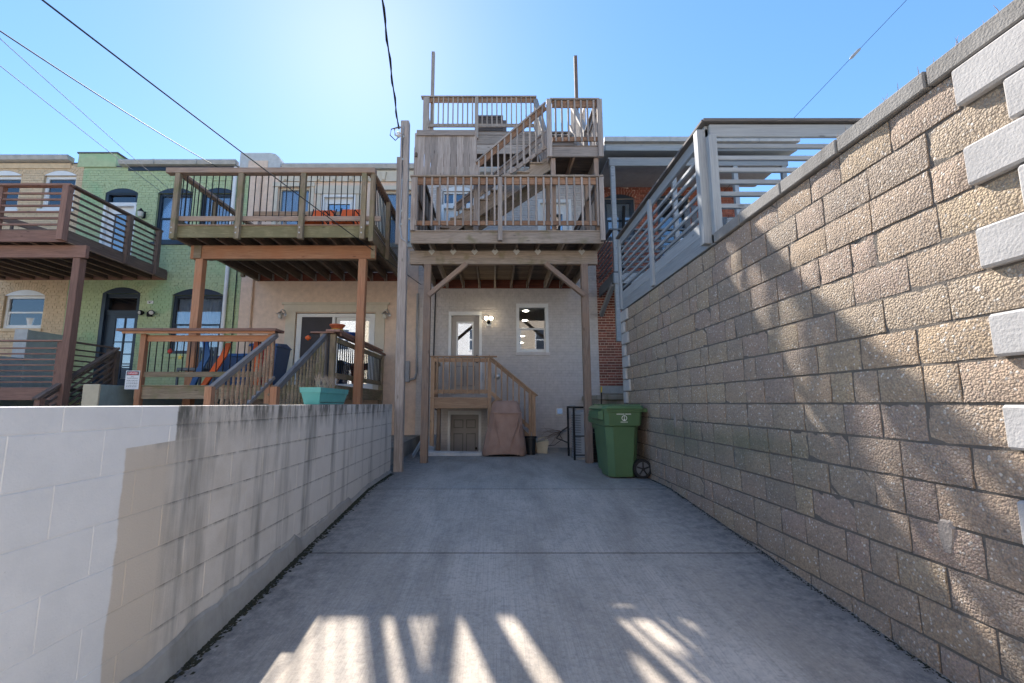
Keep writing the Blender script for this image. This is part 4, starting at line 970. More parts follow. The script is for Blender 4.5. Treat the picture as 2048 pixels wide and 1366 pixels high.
# second flight back to the roof
RZ = 8.76
for x in (1.17, 2.10):
    timber('stringer', (x, LY1-.05, LZ), (x, FY-.1, RZ-.15), .042, .27, M_grey, D)
    timber('rail_post', (x, LY1+.03, LZ-.2), (x, LY1+.03, 7.42), .09, .09, M_grey, D)
for k in range(11):
    t = (k+1)/12; timber('tread', (1.19, LY1+t*(FY-.2-LY1), LZ+t*(RZ-LZ)), (2.08, LY1+t*(FY-.2-LY1), LZ+t*(RZ-LZ)), .25, .035, M_grey, D)
sloped_rail(D, (1.15, LY1, 7.38), (1.15, FY-.2, 9.74), (1.15, LY1, 6.55), (1.15, FY-.2, 8.92), 14, M_grey, M_grey, (-.038, 0, 0))
sloped_rail(D, (2.12, LY1, 7.38), (2.12, FY-.2, 9.74), (2.12, LY1, 6.55), (2.12, FY-.2, 8.92), 14, M_grey, M_grey, (.038, 0, 0))

# roof deck
RDk = thing('roof_deck', 'weathered timber roof deck with railing on top of the grey house', 'deck', (.3, 14, 7.8))
for i, (za, zb) in enumerate(((8.08, 8.36), (8.37, 8.64), (8.645, 8.735))): timber('rim_board', (-2.05, 11.80, (za+zb)/2), (2.62, 11.80, (za+zb)/2), .04, zb-za-.006, M_grey, RDk)
for i in range(28): timber('deck_board', (-2.05, 11.85+i*.145, 8.745), (2.62, 11.85+i*.145, 8.745), .14, .027, M_dark, RDk, .003)
for x in (-2.0, -.9, .3, 1.4, 2.55):
    for y_ in (12.3, 15.6): timber('support', (x, y_, 7.81), (x, y_, 8.72), .10, .10, M_dark, RDk)
timber('top_rail', (-2.0, 11.78, 9.70), (1.12, 11.78, 9.70), .038, .13, M_pink, RDk); timber('bottom_rail', (-2.0, 11.78, 8.93), (1.12, 11.78, 8.93), .038, .10, M_grey, RDk); timber('rail_cap', (-2.10, 11.78, 9.79), (1.18, 11.78, 9.79), .15, .035, M_grey, RDk)
for i in range(22):
    x = -1.88+i*.138
    if abs(x+.52) < .05: continue
    timber('baluster', (x, 11.74, 8.86), (x, 11.74, 9.77), .036, .036, M_grey, RDk, .003)
timber('rail_post', (-.52, 11.73, 8.50), (-.52, 11.73, 9.77), .10, .085, M_grey, RDk); timber('rail_post', (-1.96, 11.76, 8.5), (-1.96, 11.76, 9.77), .15, .09, M_grey, RDk)
timber('pergola_post', (-1.80, 11.87, 8.1), (-1.80, 11.87, 11.30), .09, .09, M_grey, RDk); timber('pergola_post', (2.36, 11.95, 8.1), (2.36, 11.95, 11.24), .09, .09, M_darkbrown, RDk)
for x in (-2.02, 2.6):
    timber('top_rail', (x, 11.8, 9.70), (x, 15.9, 9.70), .038, .13, M_grey, RDk); timber('bottom_rail', (x, 11.8, 8.93), (x, 15.9, 8.93), .038, .1, M_grey, RDk)
    for i in range(24): timber('baluster', (x, 12.0+i*.16, 8.86), (x, 12.0+i*.16, 9.77), .036, .036, M_grey, RDk, .003)
timber('top_rail', (-2.0, 15.9, 9.70), (2.6, 15.9, 9.70), .038, .13, M_grey, RDk)
ac = thing('rooftop_unit', 'dark louvred rooftop unit behind the roof deck railing', 'air conditioner', (-.12, 12.6, 8.76))
block('lower_case', -.58, .34, 12.25, 13.0, 8.76, 9.42, M_slat, ac, .01); block('upper_case', -.50, .24, 12.28, 12.95, 9.422, 9.60, M_slat, ac, .01)
for i in range(12): block('louvre', -.48, .24, 12.225, 12.26, 8.82+i*.062, 8.85+i*.062, M_slat, ac, .004)

# service post with the overhead cable
sp_ = thing('service_post', 'tall square timber post carrying the overhead service cable', 'post', (-1.65, 7.84, 0))
timber('post', (-1.635, 7.84, -.01), (-1.685, 7.84, 6.39), .15, .14, M_grey, sp_, .008)
timber('splice_board', (-1.77, 7.90, 4.02), (-1.79, 7.90, 5.72), .10, .04, M_grey, sp_)
b = MB(); b.tube([(-1.70, 7.76, 6.25), (-1.715, 7.755, 6.1), (-1.70, 7.755, 5.2), (-1.715, 7.755, 4.3), (-1.68, 7.755, 4.08), (-1.60, 7.76, 4.02), (-1.58, 7.82, 3.95)], .014, 8); b.build('conduit', M_pipe, sp_, True)
for z in (6.05, 5.6, 5.2, 4.6, 4.35): b = MB(); b.tube([(-1.70, 7.772, z), (-1.70, 7.75, z)], .02, 8); b.build('bolt', M_hanger, sp_)
b = MB(); b.tube([(-1.72, 7.84, 6.28), (-1.80, 7.80, 6.27), (-1.88, 7.78, 6.22), (-1.86, 7.78, 6.10), (-1.78, 7.80, 6.06)], .016, 8); b.build('weatherhead', M_hanger, sp_, True)
b = MB(); b.lathe([(.02, -.05), (.04, -.03), (.025, 0), (.04, .03), (.02, .05)], (-1.80, 7.80, 6.12), 10); b.build('insulator', M_signw, sp_, True)
b = MB(); b.tube([(-1.82, 7.78, 6.25), (-1.93, 7.76, 6.20), (-1.95, 7.76, 6.08), (-1.85, 7.77, 5.98), (-1.80, 7.78, 6.05)], .009, 6); b.build('drip_loop', M_wire, sp_, True)
# meter box and pipes on the party wall of the beige house
mt = thing('meter_box', 'grey electric meter box on the wall behind the tall post', 'meter box', (-2.42, FY, 1.95))
block('box', -2.56, -2.26, FY-.14, FY-.004, 1.70, 2.26, M_pipe, mt, .012)
b = MB(); b.tube([(-2.26, FY-.08, 1.76), (-2.12, FY-.08, 1.80), (-2.08, FY-.07, 1.95), (-2.10, FY-.06, 3.0), (-2.10, FY-.06, 4.1)], .03, 10); b.build('conduit', M_pipe, mt, True)
b = MB(); b.tube([(-1.62, FY-.04, 4.2), (-1.64, FY-.05, 2.2), (-1.62, FY-.05, 1.2), (-1.55, FY-.06, .98), (-1.45, FY-.06, .96)], .018, 8); b.build('black_conduit', M_wire, mt, True)

# ------------------------------------------------------------------ small porch of the grey house
Po = thing('entry_porch', 'small new pine porch with stair rail at the grey door', 'porch', (-.8, 11.2, 0))
for (x, y_) in ((-1.47, 10.66), (-.13, 10.66)):
    timber('post', (x, y_, 0 if x > -.2 else -.02), (x, y_, 2.23), .09, .09, M_tan, Po)
for (x, y_) in ((-1.33, 10.80),): timber('leg', (x, y_, -.02), (x, y_, 1.04), .09, .09, M_dark, Po)
timber('rim_joist', (-1.42, 10.62, 1.14), (-.18, 10.62, 1.14), .04, .23, M_tan, Po); timber('rim_joist', (-1.47, 10.72, 1.14), (-1.47, FY-.03, 1.14), .04, .23, M_tan, Po); timber('rim_joist', (-.13, 10.72, 1.14), (-.13, FY-.03, 1.14), .04, .23, M_tan, Po)
for i in range(9): timber('deck_board', (-1.52, 10.67+i*.142, 1.27), (-.08, 10.67+i*.142, 1.27), .138, .027, M_tan, Po, .003)
timber('top_rail', (-1.44, 10.64, 2.16), (-.15, 10.64, 2.16), .038, .09, M_tan, Po); timber('bottom_rail', (-1.44, 10.64, 1.42), (-.15, 10.64, 1.42), .038, .09, M_tan, Po); timber('rail_cap', (-1.55, 10.64, 2.245), (.05, 10.64, 2.245), .14, .03, M_tan, Po)
for i in range(9): timber('baluster', (-1.36+i*.142, 10.60, 1.36), (-1.36+i*.142, 10.60, 2.225), .036, .036, M_tan, Po, .003)
timber('top_rail', (-1.47, 10.7, 2.16), (-1.47, FY-.05, 2.16), .038, .09, M_tan, Po)
for i in range(8): timber('baluster', (-1.50, 10.82+i*.142, 1.30), (-1.50, 10.82+i*.142, 2.2), .036, .036, M_tan, Po, .003)
# stair to the right
for k in range(6):
    t = (k+1)/6.6; timber('tread', (-.02+t*.98-.05, 10.66, 1.28-t*1.24), (-.02+t*.98-.05, 11.62, 1.28-t*1.24), .24, .035, M_tan, Po)
for yy in (10.68, 11.6): timber('stringer', (-.08, yy, 1.16), (.98, yy, .06), .04, .24, M_tan, Po)
timber('handrail', (-.12, 10.63, 2.20), (.96, 10.63, 1.30), .038, .09, M_tan, Po); timber('rail_cap', (-.14, 10.63, 2.265), (1.0, 10.63, 1.32), .12, .03, M_tan, Po)
timber('bottom_rail', (-.10, 10.63, 1.40), (.88, 10.63, .52), .038, .08, M_tan, Po)
for i in range(7):
    x = .02+i*.135; timber('baluster', (x, 10.59, 1.30-.87*(x+.1)), (x, 10.59, 2.20-.84*(x+.1)), .034, .034, M_tan, Po, .003)
timber('newel_post', (.90, 10.64, 0), (.90, 10.64, 1.33), .09, .09, M_tan, Po); timber('newel_post', (.81, 10.63, .3), (.81, 10.63, 1.38), .05, .05, M_tan, Po)
# basement areaway
aw = thing('basement_areaway', 'sunken concrete areaway with low white curb at the basement door', 'areaway', (-.9, 11, 0))
b = MB(); b.box(PX0-.1, PX0, PY0, FY, -1.35, -.01); b.box(PX1, PX1+.1, PY0, FY, -1.35, -.01); b.box(PX0, PX1, PY0-.1, PY0, -1.35, -.01); b.box(PX0, PX1, PY0, FY, -1.4, -1.3); b.build('pit_lining', M_conc, aw)
M_curb = masonry('worn_white_curb', (.55, .54, .52), (.22, .21, .19), .7)
b = MB()
ringp = lambda x, z: None
prof = [(-.0, 0), (-.0, .09), (.05, .13), (.17, .13), (.20, .09), (.20, 0)]
b.loft([[(PX0-.12, PY0-.22+p[0], p[1]*.75) for p in prof], [(PX1-.02, PY0-.22+p[0], p[1]*.6) for p in prof]]); b.build('front_curb', M_curb, aw, True)
b = MB(); rings = []
for i in range(9):
    t = i/8; y_ = PY0-.06+t*1.15; h_ = .10+.26*t
    rings.append([(PX0-.17+.30*k[0], y_, h_*k[1]) for k in ((0, 0), (0, .7), (.18, .95), (.5, 1.05), (.82, .95), (1, .7), (1, 0))])
b.loft(rings); b.build('side_curb', M_curb, aw, True)
lb = thing('loose_board', 'pale board leaning behind the left deck post', 'board', (-1.62, 10.3, 0)); timber('plank', (-1.74, 9.75, .03), (-1.60, 10.2, .36), .03, .09, M_steelpaint, lb)

# ------------------------------------------------------------------ covered grill
gr = thing('covered_grill', 'barbecue grill under a tan fabric cover in front of the porch stair', 'grill', (.22, 10.2, 0))
def cov_ring(z, cx, hw, hd, y, k, seed):
    pts = []
    for i in range(48):
        a = 2*math.pi*i/48; ca, sa = math.cos(a), math.sin(a)
        e = .55; x = abs(ca)**e*math.copysign(1, ca)*hw; yy = abs(sa)**e*math.copysign(1, sa)*hd
        fold = k*(math.sin(a*7+seed+z*2.2)*.6+math.sin(a*11+1.3*seed-z*3)*.4)
        pts.append((cx+x*(1+fold), y+yy*(1+fold*1.6), z+(.02*math.sin(a*3) if z < .1 else 0)))
    return pts
b = MB()
levels = [(.035, .20, .47, .30, .030), (.07, .20, .485, .31, .035), (.20, .21, .46, .29, .04), (.40, .22, .43, .275, .04), (.60, .23, .395, .26, .035), (.80, .24, .36, .25, .028), (.93, .245, .345, .245, .015), (.955, .245, .345, .245, .01), (1.02, .245, .33, .22, .010), (1.12, .245, .30, .17, .010), (1.185, .245, .255, .11, .010), (1.205, .245, .18, .07, 0)]
b.loft([cov_ring(z, cx, hw, hd, 10.22+(.03 if z > .95 else 0), k, 1.7) for (z, cx, hw, hd, k) in levels]); b.build('cover', M_cover, gr, True)
b = MB(); b.tube([(-.10, 9.985, .945), (.05, 9.955, .93), (.25, 9.945, .925), (.45, 9.955, .93), (.59, 9.985, .945)], .010, 6); b.build('cover_seam', M_cover, gr, True)
for pts in ([(-.02, 9.965, .92), (.02, 9.945, .6), (.09, 9.935, .3), (.13, 9.92, .08)], [(.52, 9.965, .90), (.46, 9.95, .6), (.37, 9.935, .35), (.30, 9.92, .1)], [(.55, 9.97, .72), (.52, 9.96, .58), (.50, 9.955, .5)]):
    b = MB(); b.tube(pts, [.008, .020, .016, .006][:len(pts)], 8); b.build('cover_fold', M_cover, gr, True)
for x in (-.12, .52):
    b = MB(); b.tube([(x-.02, 10.1, .06), (x+.02, 10.1, .06)], .06, 14); b.build('caster', M_blackpl, gr, True)
t = thing('black_planter', 'black plastic plant pot beside the covered grill', 'plant pot', (.80, 10.45, 0))
b = MB(); b.lathe([(.105, 0), (.12, .36), (.135, .365), (.135, .40), (.12, .40), (.11, .30)], (.81, 10.42, 0), 18); b.build('pot', M_blackpl, t, True)
t = thing('cream_jug', 'cream plastic container on the concrete beside the black pot', 'container', (1.05, 10.7, 0))
b = MB(); b.loft([[(.98,10.62,0),(1.20,10.62,0),(1.22,10.85,0),(.98,10.85,0)], [(.95,10.60,.24),(1.24,10.60,.28),(1.25,10.87,.28),(.95,10.87,.24)], [(.97,10.62,.25),(1.22,10.62,.30),(1.23,10.85,.30),(.97,10.85,.25)]]); b.build('body', M_can, t)
b = MB(); b.tube([(1.0, 10.74, .25), (1.02, 10.74, .33), (1.16, 10.74, .36), (1.2, 10.74, .29)], .014, 6); b.build('handle', M_can, t, True)

# ------------------------------------------------------------------ condenser, cage and bins on the right
ac = thing('air_conditioner_condenser', 'round grey air conditioner condenser inside the black guard frame', 'air conditioner', (1.98, 9.75, 0))
b = MB(); b.lathe([(.33, .03), (.35, .05), (.35, .10), (.335, .11), (.335, .46), (.35, .47), (.35, .50), (.335, .51), (.335, .90), (.35, .91), (.34, .96), (.20, 1.0), (.02, 1.0)], (1.98, 9.78, 0), 32); b.build('casing', M_cond, ac, True)
b = MB(); b.lathe([(.36, 0), (.36, .03)], (1.98, 9.78, 0), 24); b.build('base_pad', M_conc, ac)
for zz in [.14+.05*i for i in range(7)]+[.54+.05*i for i in range(8)]:
    q = MB(); q.tube([(1.98+.342*math.cos(a), 9.78+.342*math.sin(a), zz) for a in [math.pi*(.92+.38*i/8) for i in range(9)]], .008, 5); q.build('louvre', M_condslat, ac)
cg = thing('guard_frame', 'black metal guard frame around the condenser beside the deck post', 'frame', (1.95, 9.5, 0))
rod('upright', (1.62, 9.38, 0), (1.62, 9.38, 1.07), .022, M_black, cg); rod('upright', (2.24, 9.38, 0), (2.24, 9.38, 1.07), .022, M_black, cg); rod('upright', (1.62, 10.14, 0), (1.62, 10.14, 1.07), .022, M_black, cg); rod('upright', (2.25, 10.10, 0), (2.25, 10.10, 1.07), .022, M_black, cg)
rod('crossbar', (1.60, 9.38, 1.06), (2.26, 9.38, 1.06), .02, M_black, cg); rod('crossbar', (1.62, 9.36, 1.06), (1.62, 10.16, 1.06), .02, M_black, cg); rod('crossbar', (2.24, 9.36, 1.06), (2.25, 10.12, 1.06), .02, M_black, cg); rod('crossbar', (1.64, 9.38, .48), (2.24, 9.38, .48), .012, M_black, cg); rod('crossbar', (1.64, 9.38, .10), (2.24, 9.38, .10), .012, M_black, cg)
hn = thing('broom_handle', 'black pole with yellow tip leaning behind the deck post', 'pole', (2.16, 9.15, 0)); rod('pole', (2.10, 9.16, 0), (2.155, 9.16, 1.36), .014, M_black, hn); rod('tip', (2.155, 9.16, 1.362), (2.158, 9.16, 1.48), .016, M_yellow, hn)

def cart(name, label, x, y, rot, sc, body_m, lid_m, emblem=False, tall=1.06):
    t = thing(name, label, 'bin', (x, y, slope(y)), 'wheeled bins beside the block wall')
    Mx = Matrix.Translation((x, y, slope(y))) @ Matrix.Rotation(rot, 4, 'Z') @ Matrix.Diagonal((sc, sc, sc, 1))
    def pt(nm, mb, m_, sm=False, par=t, loc=Matrix()): 
        me = mb.mesh(nm, m_, sm); me.transform(loc); return put(nm, me, par, Mx)
    def oct_(hw, hd, ch, z, dy=0):
        hd *= .84; return [(-hw+ch,-hd+dy,z),(hw-ch,-hd+dy,z),(hw,-hd+ch+dy,z),(hw,hd-ch+dy,z),(hw-ch,hd+dy,z),(-hw+ch,hd+dy,z),(-hw,hd-ch+dy,z),(-hw,-hd+ch+dy,z)]
    b = MB(); b.loft([oct_(.215, .235, .07, .02), oct_(.225, .245, .075, .06), oct_(.275, .30, .09, .735), oct_(.30, .325, .05, .76), oct_(.315, .345, .05, .95), oct_(.33, .36, .04, .955), oct_(.33, .36, .04, .985)])
    body = pt('body', b, body_m)
    b = MB(); b.loft([oct_(.345, .385, .05, .987, -.01), oct_(.35, .39, .05, 1.005, -.01), oct_(.33, .36, .07, 1.045, 0), oct_(.20, .22, .08, 1.062, 0)]); lid = pt('lid', b, lid_m)
    b = MB()
    for k in (-.16, 0, .16): b.box(k-.03, k+.03, -.30, .30, 1.05, 1.066)
    pt('lid_rib', b, lid_m, par=lid)
    # front grab bar and bracket
    b = MB(); b.loft([[(-.20,-.355,.86),(.20,-.355,.86),(.24,-.29,.83),(-.24,-.29,.83)], [(-.22,-.36,.965),(.22,-.36,.965),(.26,-.30,.985),(-.26,-.30,.985)]]); pt('lift_pocket', b, body_m)
    b = MB(); b.tube([(-.25, .36, .99), (.25, .36, .99)], .018, 10); b.box(-.27, -.235, .28, .37, .95, 1.0); b.box(.235, .27, .28, .37, .95, 1.0); pt('handle', b, lid_m)
    for sx in (-1, 1):
        b = MB(); b.tube([(sx*.20, .262, .138), (sx*.275, .262, .138)], .138, 24); wh = pt('wheel', b, M_blackpl, True)
        b = MB(); b.tube([(sx*.276, .262, .138), (sx*.281, .262, .138)], .098, 20); b2 = b; pt('rim', b2, M_condslat, par=wh)
        b = MB()
        for k in range(5):
            a = 2*math.pi*k/5+.3; c_, s_ = math.cos(a), math.sin(a)
            b.tube([(sx*.284, .262, .138), (sx*.284, .262+.095*c_, .138+.095*s_)], .012, 6)
        b.tube([(sx*.28, .262, .138), (sx*.295, .262, .138)], .025, 10); pt('spoke', b, M_blackpl, par=wh)
    b = MB(); b.tube([(-.26, .262, .138), (.26, .262, .138)], .014, 8); pt('axle', b, M_galv)
    if emblem:
        # print on the +X ... side that faces the drive: thin raised marks on the upper band
        b = MB(); rd = random.Random(4); y0 = -.125; yoff = lambda z: .3005+.015*(z-.76)/.19+.0015
        def mark(ya, yb, za, zb): b.add([(yoff(za), ya, za), (yoff(za), yb, za), (yoff(zb), yb, zb), (yoff(zb), ya, zb)], [(0,1,2,3)])
        k = -.115
        for wch in (.011,.009,.012,.009,.010,.007,.012,.010,0,.009,.011,.010,.008,.012,.010):
            if wch: mark(k, k+wch, .915, .930)
            k += wch+.005 if wch else .010
        k = -.055
        for wch in (.010,.012,.009,.011,.008,.010,.012): mark(k, k+wch, .802, .814); k += wch+.005
        n_ = 28; zc_ = .865; 
        for i in range(n_):
            a0 = 2*math.pi*i/n_; a1 = 2*math.pi*(i+1)/n_; P4 = []
            for (r_, a) in ((.032,a0),(.041,a0),(.041,a1),(.032,a1)): z = zc_+r_*math.cos(a); P4.append((yoff(z), r_*math.sin(a), z))
            b.add(P4, [(0,1,2,3)])
        for (a_, c_) in ((-.004, .004),): mark(a_, c_, .850, .893)
        z = .833; b.add([(yoff(z), -.018, z), (yoff(z), .018, z), (yoff(.852), .006, .852), (yoff(.852), -.006, .852)], [(0,1,2,3)])
        pt('printed_emblem', b, M_print, par=body)
    return t
cart('green_wheeled_bin', 'green wheeled bin with white printed emblem against the block wall', 1.96, 7.36, R(-84), 1.06, M_bin, M_bin, True)
cart('green_wheeled_bin', 'second green wheeled bin half hidden behind the green bin with emblem', 2.03, 8.04, R(-86), .95, M_bin, M_bin)
bx = thing('blue_recycling_bin', 'blue recycling bin wedged between deck post and green bin', 'bin', (2.12, 8.68, 0), None)
b = MB(); b.loft([[(1.99,8.52,0),(2.28,8.52,0),(2.28,8.86,0),(1.99,8.86,0)], [(1.95,8.48,.74),(2.32,8.48,.74),(2.32,8.90,.74),(1.95,8.90,.74)]]); b.build('body', M_bluebin, bx); block('rim', 1.935, 2.335, 8.465, 8.915, .74, .79, M_bluebin, bx, .012)
bx = thing('black_crate_stack', 'black slatted crates stacked behind the right deck post', 'crate', (2.1, 9.15, 0))
for k in range(3):
    b = MB()
    for (xa, xb, ya, yb) in ((1.93,2.25,9.03,9.045),(1.93,2.25,9.335,9.35),(1.93,1.945,9.045,9.335),(2.235,2.25,9.045,9.335)):
        for q in range(4): b.box(xa, xb, ya, yb, .01+k*.29+q*.07, .055+k*.29+q*.07)
    b.box(1.93, 2.25, 9.03, 9.35, .001+k*.29, .01+k*.29); b.build('crate', M_blackpl, bx)

# ------------------------------------------------------------------ right neighbour's slatted deck rail
nf = thing('slatted_deck_rail', 'blue-grey painted deck rail of horizontal slats above the block wall', 'railing', (2.5, 6.6, 2.86))
FX = 2.40; Y0, Y1 = 4.74, 8.30; ZT = 4.30
timber('skirt_board', (FX, Y0, 2.955), (FX, Y1, 2.955), .04, .185, M_steelpaint, nf); timber('skirt_board', (FX+.004, Y0, 3.135), (FX+.004, Y1, 3.135), .035, .165, M_steelpaint, nf)
timber('top_board', (FX, Y0, 4.20), (FX, Y1, 4.20), .04, .14, M_steelpaint, nf); timber('rail_cap', (FX, Y0-.06, 4.295), (FX, Y1+.03, 4.295), .15, .035, M_capgrey, nf)
for i in range(6):
    z = 3.30+i*.142; timber('slat', (FX+.02, Y0, z), (FX+.02, Y1, z), .035, .042, M_steelpaint, nf); timber('slat', (FX+.03, Y0-.01, z), (5.8, Y0-.01, z), .042, .05, M_steelpaint, nf)
for y_ in (Y1-.05, 6.55, Y0+.05): timber('post', (FX-.035, y_, 2.88), (FX-.035, y_, 4.23), .10, .045 if y_ != Y0+.05 else .14, M_steelpaint, nf, up=(1, 0, 0))
timber('corner_post', (FX+.03, Y0-.03, 2.97), (FX+.03, Y0-.03, 4.12), .09, .09, M_steelpaint, nf)
timber('top_board', (FX+.02, Y0-.02, 4.19), (5.85, Y0-.02, 4.19), .04, .15, M_steelpaint, nf); timber('rail_cap', (FX-.06, Y0, 4.297), (5.9, Y0, 4.297), .16, .038, M_capgrey, nf)
timber('corner_post', (4.55, Y0-.02, 2.7), (4.55, Y0-.02, 4.12), .12, .09, M_white, nf)
timber('rim_board', (FX+.15, Y0-.01, 3.05), (5.8, Y0-.01, 3.05), .04, .22, M_steelpaint, nf)
for i in range(24): timber('deck_board', (FX+.03, Y0+.08+i*.148, 3.03), (5.8, Y0+.08+i*.148, 3.03), .142, .027, M_steelpaint, nf, .003)
for (x, y_) in ((2.9, 5.0), (5.5, 5.0), (2.9, 8.1), (5.5, 8.1)): timber('deck_leg', (x, y_, 2.62), (x, y_, 3.01), .10, .10, M_steeldark, nf)
ht = thing('white_patio_table', 'small pale patio table seen through the slatted deck rail', 'table', (3.3, 7.2, 3.045))
block('tabletop', 2.95, 3.65, 6.9, 7.6, 3.72, 3.76, M_white, ht)
for x in (3.0, 3.6):
    for y_ in (6.95, 7.55): block('leg', x-.025, x+.025, y_-.025, y_+.025, 3.045, 3.72, M_white, ht)
for (cx, cy) in ((2.95, 5.9), (3.5, 6.3)):
    ct = thing('patio_chair', 'dark slatted patio chair %s behind the slatted deck rail' % ('near the corner post' if cy < 6 else 'beside the pale table'), 'chair', (cx, cy, 3.045))
    block('seat', cx-.25, cx+.25, cy-.24, cy+.24, 3.45, 3.49, M_steeldark, ct)
    for i in range(5): block('back_slat', cx-.24+i*.10, cx-.16+i*.10, cy+.22, cy+.245, 3.50, 3.95, M_steeldark, ct, .002)
    for sx in (-.22, .22):
        for sy in (-.2, .2): block('leg', cx+sx-.02, cx+sx+.02, cy+sy-.02, cy+sy+.02, 3.045, 3.45, M_steeldark, ct, .003)
fo = thing('fence_offcut', 'weathered grey stone ornament tucked beside the corner post on the wall', 'stone', (2.62, 4.55, 2.96))
b = MB(); rings = []
for i in range(7):
    t = i/6; r_ = .07*math.sin(math.pi*(.25+.65*t)); rings.append([(2.63+r_*math.cos(a)*(1+.15*math.sin(3*a)), 4.52+r_*.8*math.sin(a), 2.962+t*.22) for a in [2*math.pi*k/12 for k in range(12)]])
b.loft(rings); b.build('stone', M_coping, fo, True)

# ------------------------------------------------------------------ beige house: upper deck
U = thing('cedar_deck', 'upper cedar and mossy timber deck with black balusters on the beige house', 'deck', (-4.5, 10.3, .32))
uj = 4.46; uf = 4.725; UX0, UX1, UY = -6.52, -2.52, 8.70
for x in (-6.24, -2.80): timber('post', (x, 9.24, .32), (x, 9.24, uj-.295), .16, .15, M_cedar, U, .006)
timber('beam', (-6.44, 9.19, uj-.147), (-2.52, 9.19, uj-.147), .045, .292, M_cedar, U); timber('beam', (-6.42, 9.28, uj-.147), (-2.54, 9.28, uj-.147), .045, .292, M_olive, U)
for x in (-6.36, -2.62): timber('beam_end', (x, 9.155, uj-.147), (x+.16 if x < -4 else x+.09, 9.155, uj-.147), .02, .28, M_olive, U)
for i in range(11):
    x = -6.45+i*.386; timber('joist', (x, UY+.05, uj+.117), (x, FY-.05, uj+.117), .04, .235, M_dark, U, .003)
    h_ = MB(); h_.box(x-.03, x-.024, FY-.15, FY-.048, uj, uj+.17); h_.box(x+.024, x+.03, FY-.15, FY-.048, uj, uj+.17); h_.build('joist_hanger', M_hanger, U)
timber('ledger', (UX0, FY-.025, uj+.117), (UX1, FY-.025, uj+.117), .04, .235, M_ledger, U)
timber('rim_joist', (UX0, UY+.02, uj+.12), (UX1, UY+.02, uj+.12), .04, .245, M_mossrim, U); timber('rim_joist', (UX0+.02, UY+.04, uj+.12), (UX0+.02, FY-.05, uj+.12), .04, .245, M_olive, U); timber('rim_joist', (UX1-.02, UY+.04, uj+.12), (UX1-.02, FY-.05, uj+.12), .04, .245, M_olive, U)
for i in range(22): timber('deck_board', (UX0-.01, UY+.05+i*.148, uf-.014), (UX1+.01, UY+.05+i*.148, uf-.014), .143, .027, M_dark if i else M_tan, U, .003)
for x in (-6.46, -5.17, -3.90, -2.66): 
    p = timber('rail_post', (x, UY-.05, 4.40), (x, UY-.05, 5.80), .10, .09, M_olive, U)
    for z in (4.52, 4.63):
        b = MB(); b.tube([(x-.01, UY-.096, z), (x-.01, UY-.106, z)], .015, 8); b.build('bolt', M_hanger, p)
timber('rail_post', (-2.49, UY-.02, 4.36), (-2.49, UY-.02, 5.80), .09, .10, M_olive, U)
timber('rail_cap', (-6.70, UY-.03, 5.85), (-2.44, UY-.03, 5.85), .15, .11, M_post, U); timber('lower_rail', (-6.42, UY+.02, 4.86), (-2.32, UY+.02, 4.86), .038, .10, M_post, U)
for (xa, xb) in ((-6.40, -5.22), (-5.12, -3.95), (-3.85, -2.71)):
    for i in range(9): x = xa+(xb-xa)*(i+.5)/9; rod('baluster', (x, UY+.03, 4.80), (x, UY+.03, 5.80), .010, M_black, U)
for sx in (UX0+.02, UX1-.02):
    timber('rail_cap', (sx, UY, 5.85), (sx, 11.5, 5.85), .15, .06, M_post, U); timber('side_rail', (sx, UY, 4.84), (sx, 11.5, 4.84), .038, .09, M_olive, U)
    for y_ in (10.0, 11.35): timber('rail_post', (sx+(.05 if sx > -4 else -.05), y_, 4.40), (sx+(.05 if sx > -4 else -.05), y_, 5.80), .09, .09, M_olive, U)
    for i in range(21): y_ = UY+.15+i*.125; rod('baluster', (sx, y_, 4.80), (sx, y_, 5.80), .010, M_black, U)
# bench and chairs up there
bn = thing('wooden_bench', 'long weathered bench with open back on the cedar deck', 'bench', (-4.6, 9.9, uf))
timber('back_rail', (-5.75, 10.2, 5.62), (-3.35, 10.2, 5.62), .04, .10, M_tan, bn); timber('seat_board', (-5.75, 9.95, 5.12), (-3.35, 9.95, 5.12), .35, .04, M_post, bn)
for x in (-5.6, -5.0, -4.5, -4.0, -3.5): timber('back_post', (x, 10.22, uf), (x, 10.22, 5.58), .07, .05, M_grey, bn)
for x in (-5.6, -3.5): timber('leg', (x, 9.83, uf), (x, 9.83, 5.10), .07, .07, M_grey, bn)
def sling(cx, cy, lab):
    t = thing('sling_chair', lab, 'chair', (cx, cy, uf), 'orange sling chairs on the cedar deck')
    b = MB(); prof = [(cy-.30, 5.00), (cy-.05, 4.92), (cy+.18, 4.95), (cy+.32, 5.30), (cy+.40, 5.50)]
    for i in range(4):
        p, q = prof[i], prof[i+1]; b.add([(cx-.24,p[0],p[1]),(cx+.24,p[0],p[1]),(cx+.24,q[0],q[1]),(cx-.24,q[0],q[1]),(cx-.24,p[0],p[1]-.012),(cx+.24,p[0],p[1]-.012),(cx+.24,q[0],q[1]-.012),(cx-.24,q[0],q[1]-.012)], [(0,1,2,3),(7,6,5,4),(0,4,5,1),(1,5,6,2),(2,6,7,3),(3,7,4,0)])
    b.build('sling', M_orange, t, True)
    for sx in (-.26, .26):
        b = MB(); b.tube([(cx+sx, cy-.32, uf), (cx+sx, cy-.32, 5.02), (cx+sx, cy+.18, 4.96), (cx+sx, cy+.42, 5.53)], .014, 8); b.build('side_frame', M_black, t, True)
        b = MB(); b.tube([(cx+sx, cy+.20, 4.95), (cx+sx, cy+.30, uf)], .014, 8); b.build('leg', M_black, t, True)
        b = MB(); b.tube([(cx+sx, cy-.3, 5.02), (cx+sx, cy-.3, 5.16), (cx+sx, cy-.25, 5.20), (cx+sx, cy+.28, 5.22)], .012, 8); b.build('armrest', M_black, t, True)
